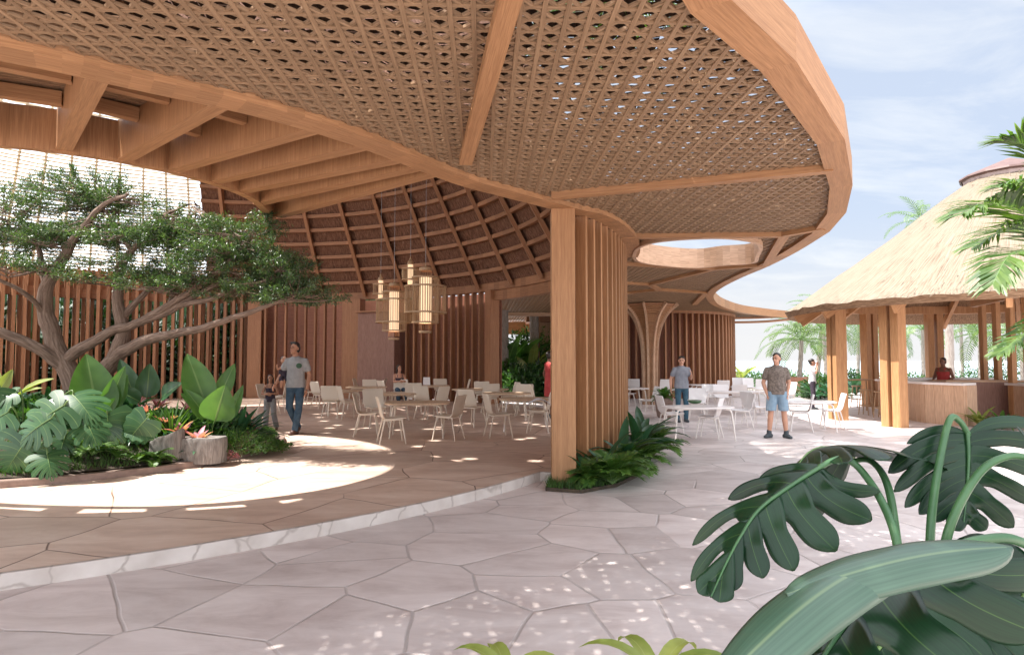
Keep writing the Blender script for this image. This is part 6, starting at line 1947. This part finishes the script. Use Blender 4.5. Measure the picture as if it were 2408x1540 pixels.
# planters
def planter_box(px, y, w_, d_, h_, label, mat):
    p = bp2(px, y); t = thing('planter_box', label, 'planter', p)
    b = MB()
    for s_ in (-1, 1):
        b.bar((s_ * (w_ / 2 - .03), -d_ / 2, h_ / 2), (s_ * (w_ / 2 - .03), d_ / 2, h_ / 2), .06, h_)
        b.bar((-w_ / 2 + .06, s_ * (d_ / 2 - .03), h_ / 2 - .002), (w_ / 2 - .06, s_ * (d_ / 2 - .03), h_ / 2 - .002), .06, h_ - .004)
    b.build('box_side', mat, t); b = MB(); b.bar((-w_ / 2 + .06, 0, h_ - .1), (w_ / 2 - .06, 0, h_ - .1), d_ - .12, .04); b.build('soil', M['soil'], t)
    return t
planter_box(1905, 33, 3.2, .9, .75, 'long rusty brown planter box at the terrace edge left of the hut', M['rough'])
# terracotta pot with a leafy plant by the flared column
pt_ = bp2(1560, 18.2); t = thing('plant_pot', 'brown tub holding a leafy plant beside the flared column', 'pot', pt_)
b = MB(); b.lathe((0, 0, 0), [(.16, 0), (.20, .05), (.26, .48), (.28, .5), (.28, .56), (.25, .56), (.24, .5), (.02, .48)], 28); b.build('pot_body', M['curb'], t, True)
strap_plant('potted_plant', 'leafy green plant growing in the brown tub by the flared column', pt_ + V((0, 0, .5)), 40, .52, .11, 'ban', (.3, 1.35), (.8, 1.8))
gf = thing('garden_fence', 'tall dark green garden fence behind the hedges outside the left slatted wall', 'fence', (C0.x, C0.y, 0))
b = MB(); fa = arc(R0 + 5.2, rad(75), rad(215), 90)
for p, q in zip(fa, fa[1:]): b.bar(((p.x + q.x) / 2, (p.y + q.y) / 2, 0), ((p.x + q.x) / 2, (p.y + q.y) / 2, 4.6), (q - p).length * .985, .04, V((p.x - C0.x, p.y - C0.y, 0)))
put(b, gf, 'boards', M['stemd'])
# jungle behind the pavilion: seen through the opening and between the slats
for k, (px, y, rx, h, mat, lb) in enumerate([
    (1195, 26.5, 1.0, 1.5, 'bush', 'glossy bush in the garden opening, left of the two trunks'), (1240, 25.5, 1.1, 1.35, 'bush', 'bush lit from above in the middle of the garden opening'),
    (1285, 26.5, 1.0, 1.5, 'bush', 'bush in the garden opening beside the woman in red'), (1215, 30.0, 1.5, 3.0, 'bush', 'tall dense bush at the back of the garden opening'), (1258, 31.0, 1.6, 3.1, 'ban', 'tall pale green bush at the back of the garden opening')]):
    bushat(px, y, rx, h, lb, 2600, mat, .22, .09)
for px, y, n, L_, lb in ((1192, 27.5, 9, 2.6, 'banana plant leaning by the left garden trunk'), (1222, 28.5, 9, 2.4, 'banana plant in the middle of the garden opening'), (1250, 28, 8, 2.2, 'yellowing banana plant by the right garden trunk')):
    strap_plant('banana_plant', lb, bp2(px, y), n, L_, .5, 'ban' if px < 1240 else 'banold', (.9, 1.45), (.4, 1.1), None, 'plant', .8)
for px, y, r0, lb in ((1178, 26.8, .32, 'thick grey palm trunk at the left of the garden opening'), (1256, 29.0, .22, 'thinner palm trunk at the right of the garden opening')):
    palm(lb, bp2(px, y), bp2(px, y, 7.5), 12, 2.6, 1.5, 16, .5, .06, r0, r0 * .9, group='palms close to the canopy', seed=px)
for k, (dx, dy, rx, ry, h, lb) in enumerate([(-21.5, 18, 1.6, 3.2, 4.6, 'dense dark hedge outside the left slatted wall, farthest left'), (-20, 23, 1.8, 3, 4.4, 'dense dark hedge outside the left slatted wall, behind the left trunk'), (-16.8, 26.5, 3.0, 1.8, 4.5, 'dense dark hedge outside the slatted wall behind the tree'), (-12.3, 28, 3.0, 1.6, 4.4, 'dense dark hedge outside the slatted wall left of the wide post'), (-22, 13, 1.6, 3.0, 4.6, 'dense dark hedge outside the slatted wall beyond the left edge'), (-7.5, 28.6, 3, 1.4, 4.2, 'dense dark hedge behind the wide post')]):
    mound('tall_hedge', lb, V((dx, dy, 0)), rx, ry, h, 9000, 'hedge', .30, .14, 'hedge', 'hedges outside the pavilion')

# ================================================================== foreground split leaf plant
FR_ = at(2330, 1500, 1.75); FR_.z = 0
b = MB(); b.lathe((FR_.x + .25, FR_.y - .1, 0), [(.02, .09), (.45, .07), (.72, .03), (.78, .003)], 40); structure(b.build('planting_bed', M['soil'], None, True))
MF = thing('monstera_plant', 'large dark green split leaf plant filling the near right corner', 'plant', (FR_.x, FR_.y, 0))
def fleaf(p0, p1, n, wr, lobes=7, droop=.5, fold=.35, gap=.5, split=.42, curl=.2, mat='monf', petiole=None, sf=0, L_=None, side=(1, 1), hang=0, th0=138):
    a0, a1 = at(*p0), at(*p1); root = V((FR_.x, FR_.y, 0))
    d = a1 - a0; l_ = (L_ or d.length * 1.1)
    b = MB(); mon_leaf(b, a0 - root, d + V((0, 0, curl * l_)), n, l_, l_ * wr, droop, fold, lobes, 18, 8, gap, split, sf, side, hang, th0)
    lo = b.build('leaf', M[mat], MF, True)
    so3 = lo.modifiers.new('thick', 'SOLIDIFY'); so3.thickness = .0016; so3.offset = -1
    b = MB(); midrib(b, a0 - root, d + V((0, 0, curl * l_)), n, l_, l_ * wr, droop, .0075); b.build('midrib', M['stem'], lo, True)
    if petiole:
        C = catmull([at(*q) - root for q in petiole] + [a0 - root + d.normalized() * .01], 8)
        b = MB(); b.tube(C, [.0125 * (1 - .35 * i / len(C)) for i in range(len(C))], 10); b.build('petiole', M['stemd'], MF, True)
fleaf((2010, 1082, 2.25), (1790, 1150, 2.05), V((-.25, .45, .85)), 1.0, 6, 1.0, .9, .45, .42, .55, petiole=[(2116, 1330, 1.8), (2090, 1150, 1.95), (2050, 1085, 2.12)])
fleaf((2440, 1080, 1.7), (2580, 1240, 1.7), V((-.2, -.5, .8)), 1.1, 6, .4, .3, .45, .4, .2, petiole=[(2205, 1420, 1.75), (2230, 1250, 1.7), (2300, 1115, 1.7), (2375, 1072, 1.7)])
# the big near leaf: its right half hangs towards the visitor, the left half is narrow
fleaf((2010, 1455, 1.55), (1815, 1600, 1.42), V((-.1, -.35, .93)), .95, 6, .6, .4, .42, .42, .22, petiole=[(2280, 1560, 1.6), (2180, 1470, 1.62), (2080, 1446, 1.6)])
fleaf((2150, 1420, 1.5), (2010, 1640, 1.4), V((-.1, -.55, .8)), 1.1, 6, .4, .3, .42, .42, .15, petiole=[(2360, 1600, 1.6), (2260, 1430, 1.55)])
fleaf((2330, 1400, 1.5), (2230, 1640, 1.42), V((-.25, -.55, .75)), 1.2, 6, .4, .3, .42, .42, .15, petiole=[(2430, 1600, 1.6), (2390, 1440, 1.55)])
fleaf((2440, 1330, 1.6), (2360, 1560, 1.5), V((-.35, -.6, .7)), 1.1, 6, .4, .3, .42, .42, .15, petiole=[(2480, 1600, 1.6), (2470, 1400, 1.6)])
def zz(p, d): return at(1543.9 + .3741 * p[0], 963.5 + .3741 * p[1], d)
def lobed(mid, lobes, petiole, vr=.0065):
    """Leaf built lobe by lobe: mid = midrib points, lobes = (t0, t1, tip, tip depth, width, sideways bow, sag)."""
    root = V((FR_.x, FR_.y, 0))
    C = catmull([zz(p[:2], p[2]) - root for p in mid], 8); n = len(C)
    def mp_(t):
        f = min(max(t, 0), 1) * (n - 1); i = min(n - 2, int(f)); return C[i].lerp(C[i + 1], f - i)
    toc = V((0, 0, CAMH)) - root
    b = MB(); nr, nc = 20, 8
    for t0, t1, tip, dt, w, bow, sag in lobes:
        m0, m1 = mp_(t0), mp_(t1); mb = (m0 + m1) / 2; e = (m1 - m0) / 2
        tp = zz(tip, dt) - root; ax = tp - mb; Lx = ax.length
        view = (toc - mb).normalized(); sidev = ax.cross(view).normalized()
        if sidev.dot(e) < 0: sidev = -sidev
        w_m = w * .3741 / 1500 * dt
        rows = []
        for i in range(nr + 1):
            r = i / nr
            ctr = mb + ax * r + sidev * (bow * Lx * math.sin(PI * r ** .8)) + view * (sag * Lx * math.sin(PI * r))
            q = min(1, r / .42); q = q * q * (3 - 2 * q)
            half = e.lerp(sidev * w_m * .5, q) * (1 + .12 * math.sin(PI * min(1, r / .42)))
            if r > .42: half = half * (1 + .08 * math.sin(PI * (r - .42) / .58))
            if r > .66: half = half * max(.03, 1 - ((r - .66) / .345) ** 2.4) ** .72
            row = []
            for j in range(nc + 1):
                c = -1 + 2 * j / nc
                row.append(ctr + half * c + view * (half.length * (.07 * (1 - c * c) - .03 * math.exp(-(c * 6) ** 2)) * min(1, r * 2.5) + .03 * w_m * math.sin(r * 7 + t0 * 20) * c))
            rows.append(row)
        b.grid(rows, lambda i, j: (-1 + 2 * j / nc, i / nr))
    lo = b.build('leaf', M['monf'], MF, True)
    so3 = lo.modifiers.new('thick', 'SOLIDIFY'); so3.thickness = .0014; so3.offset = 0
    b = MB(); view = (toc - C[n // 2]).normalized()
    b.tube([c + view * .003 for c in C], [vr * (1 - .75 * i / n) for i in range(n)], 8); b.build('midrib', M['stemd'], lo, True)
    P_ = catmull([at(*q) - root for q in petiole] + [C[0], C[1]], 8)
    b = MB(); b.tube(P_, [.0125 * (1 - .4 * i / len(P_)) for i in range(len(P_))], 10); b.build('petiole', M['stemd'], MF, True)
# the split leaf at the left of the plant
lobed([(1040, 352, 1.90), (860, 465, 1.86), (650, 620, 1.80), (525, 800, 1.74), (430, 980, 1.69), (345, 1170, 1.64)],
      [(.0, .10, (1405, 515), 1.83, 85, .14, .05), (.03, .20, (1352, 695), 1.78, 170, .10, .05), (.14, .34, (1130, 888), 1.73, 190, .06, .05), (.28, .48, (862, 1012), 1.70, 160, .03, .04), (.42, .62, (668, 1058), 1.68, 138, .03, .03), (.56, .78, (478, 1138), 1.66, 116, .02, .03), (.68, 1.0, (395, 1208), 1.63, 150, .0, .02),
       (.0, .14, (640, 440), 2.0, 62, -.10, .0), (.08, .32, (450, 560), 1.98, 78, -.10, .0), (.28, .50, (226, 850), 1.90, 66, -.12, .02), (.46, .70, (216, 1075), 1.78, 74, -.10, .02), (.66, 1.0, (262, 1150), 1.67, 120, -.03, .02)],
      [(2125, 1420, 1.7), (2108, 1270, 1.75), (2070, 1172, 1.84), (2018, 1098, 1.92), (1975, 1078, 1.93)])
# the dark leaf hanging at the right edge
lobed([(1955, 145, 2.02), (1962, 300, 2.0), (1950, 520, 1.95), (1928, 735, 1.88)],
      [(.0, .10, (1572, 212), 2.05, 56, -.16, .04), (.02, .22, (1456, 395), 2.0, 100, -.10, .05), (.16, .36, (1492, 515), 1.97, 84, -.08, .05), (.30, .50, (1560, 612), 1.94, 84, -.07, .04), (.44, .64, (1650, 655), 1.92, 88, -.06, .04), (.58, .80, (1722, 700), 1.90, 88, -.04, .03), (.74, 1.0, (1850, 748), 1.87, 96, -.02, .02),
       (.0, .12, (2420, 92), 2.05, 76, -.10, .05), (.06, .26, (2520, 240), 2.0, 96, -.08, .05), (.20, .42, (2480, 430), 1.96, 96, -.07, .05), (.36, .58, (2390, 590), 1.93, 100, -.06, .04), (.52, .78, (2245, 738), 1.9, 112, -.05, .04), (.72, 1.0, (2075, 752), 1.88, 96, -.03, .03)],
      [(2185, 1420, 1.8), (2190, 1220, 1.85), (2212, 1070, 1.95), (2234, 985, 2.0), (2256, 990, 2.02)])
# the big near leaf, lobes hanging towards the visitor
lobed([(1830, 880, 1.30), (1560, 1030, 1.24), (1280, 1240, 1.16), (1090, 1480, 1.08), (980, 1680, 1.02)],
      [(.0, .16, (2560, 1010, ), 1.30, 190, .08, .06), (.04, .30, (2440, 1420), 1.18, 290, .07, .07), (.24, .58, (1990, 1720), 1.05, 350, .06, .07), (.52, .86, (1460, 1820), .99, 320, .04, .05), (.8, 1.0, (1080, 1850), .97, 200, .0, .03),
       (.34, .62, (560, 1500), 1.12, 140, -.08, .03), (.54, .84, (640, 1720), 1.05, 190, -.06, .03), (.76, 1.0, (860, 1830), 1.0, 160, -.02, .02)],
      [(2520, 1500, 1.5), (2470, 1330, 1.42), (2390, 1270, 1.36), (2300, 1270, 1.33)], .009)
# the folded pale leaf lying across it
def folded():
    root = V((FR_.x, FR_.y, 0))
    for k, (p0, p1, w_, n, bow) in enumerate((((1850, 1395, 1.03), (2380, 1285, 1.15), .085, V((.05, -.55, .83)), .06), ((1680, 1620, .95), (2120, 1300, 1.13), .098, V((-.40, -.60, .70)), .11))):
        b = MB(); broad_leaf(b, at(*p0) - root, at(*p1) - root, n, w_, bow, -.5, 26, 6, 0, .8, .02, True); 
        o = b.build('folded_leaf', M['monp'], MF, True); s3 = o.modifiers.new('thick', 'SOLIDIFY'); s3.thickness = .0016
M['monp'] = leafmat('pale_fold_leaf', (.040, .095, .060), (.075, .135, .095), vein=(.13, .20, .11), trans=.12, rough=.33, rib=11, spec=.6)
folded()
# light green seedling leaves at the lower edge
def seedling(px, py, y, label, az):
    p = at(px, py, y); p.z = 0; t = thing('young_plant', label, 'plant', p)
    b = MB(); top = at(px, py, y).z
    for k, a in enumerate(az):
        strap_leaf(b, (0, 0, top * .35), a, 1.25 - .1 * (k % 2), top * .95, .085, 1.9 + .2 * (k % 3), 9)
    b.build('foliage', M['banold'], t, True)
    b = MB()
    b.tube([(0, 0, 0), (.01, 0, top * .4)], [.014, .01], 7); b.build('stem', M['stem'], t, True)
M['banold2'] = M['ban']
seedling(1545, 1465, 2.9, 'young light green broad bladed plant at the bottom edge beside the large split leaves', (2.8, 1.9, .8, .1, 4.2, 3.5))
seedling(1195, 1490, 3.0, 'young light green plant tips at the bottom edge in the middle of the paving', (2.7, 1.9, .3, 4.5, 3.4))
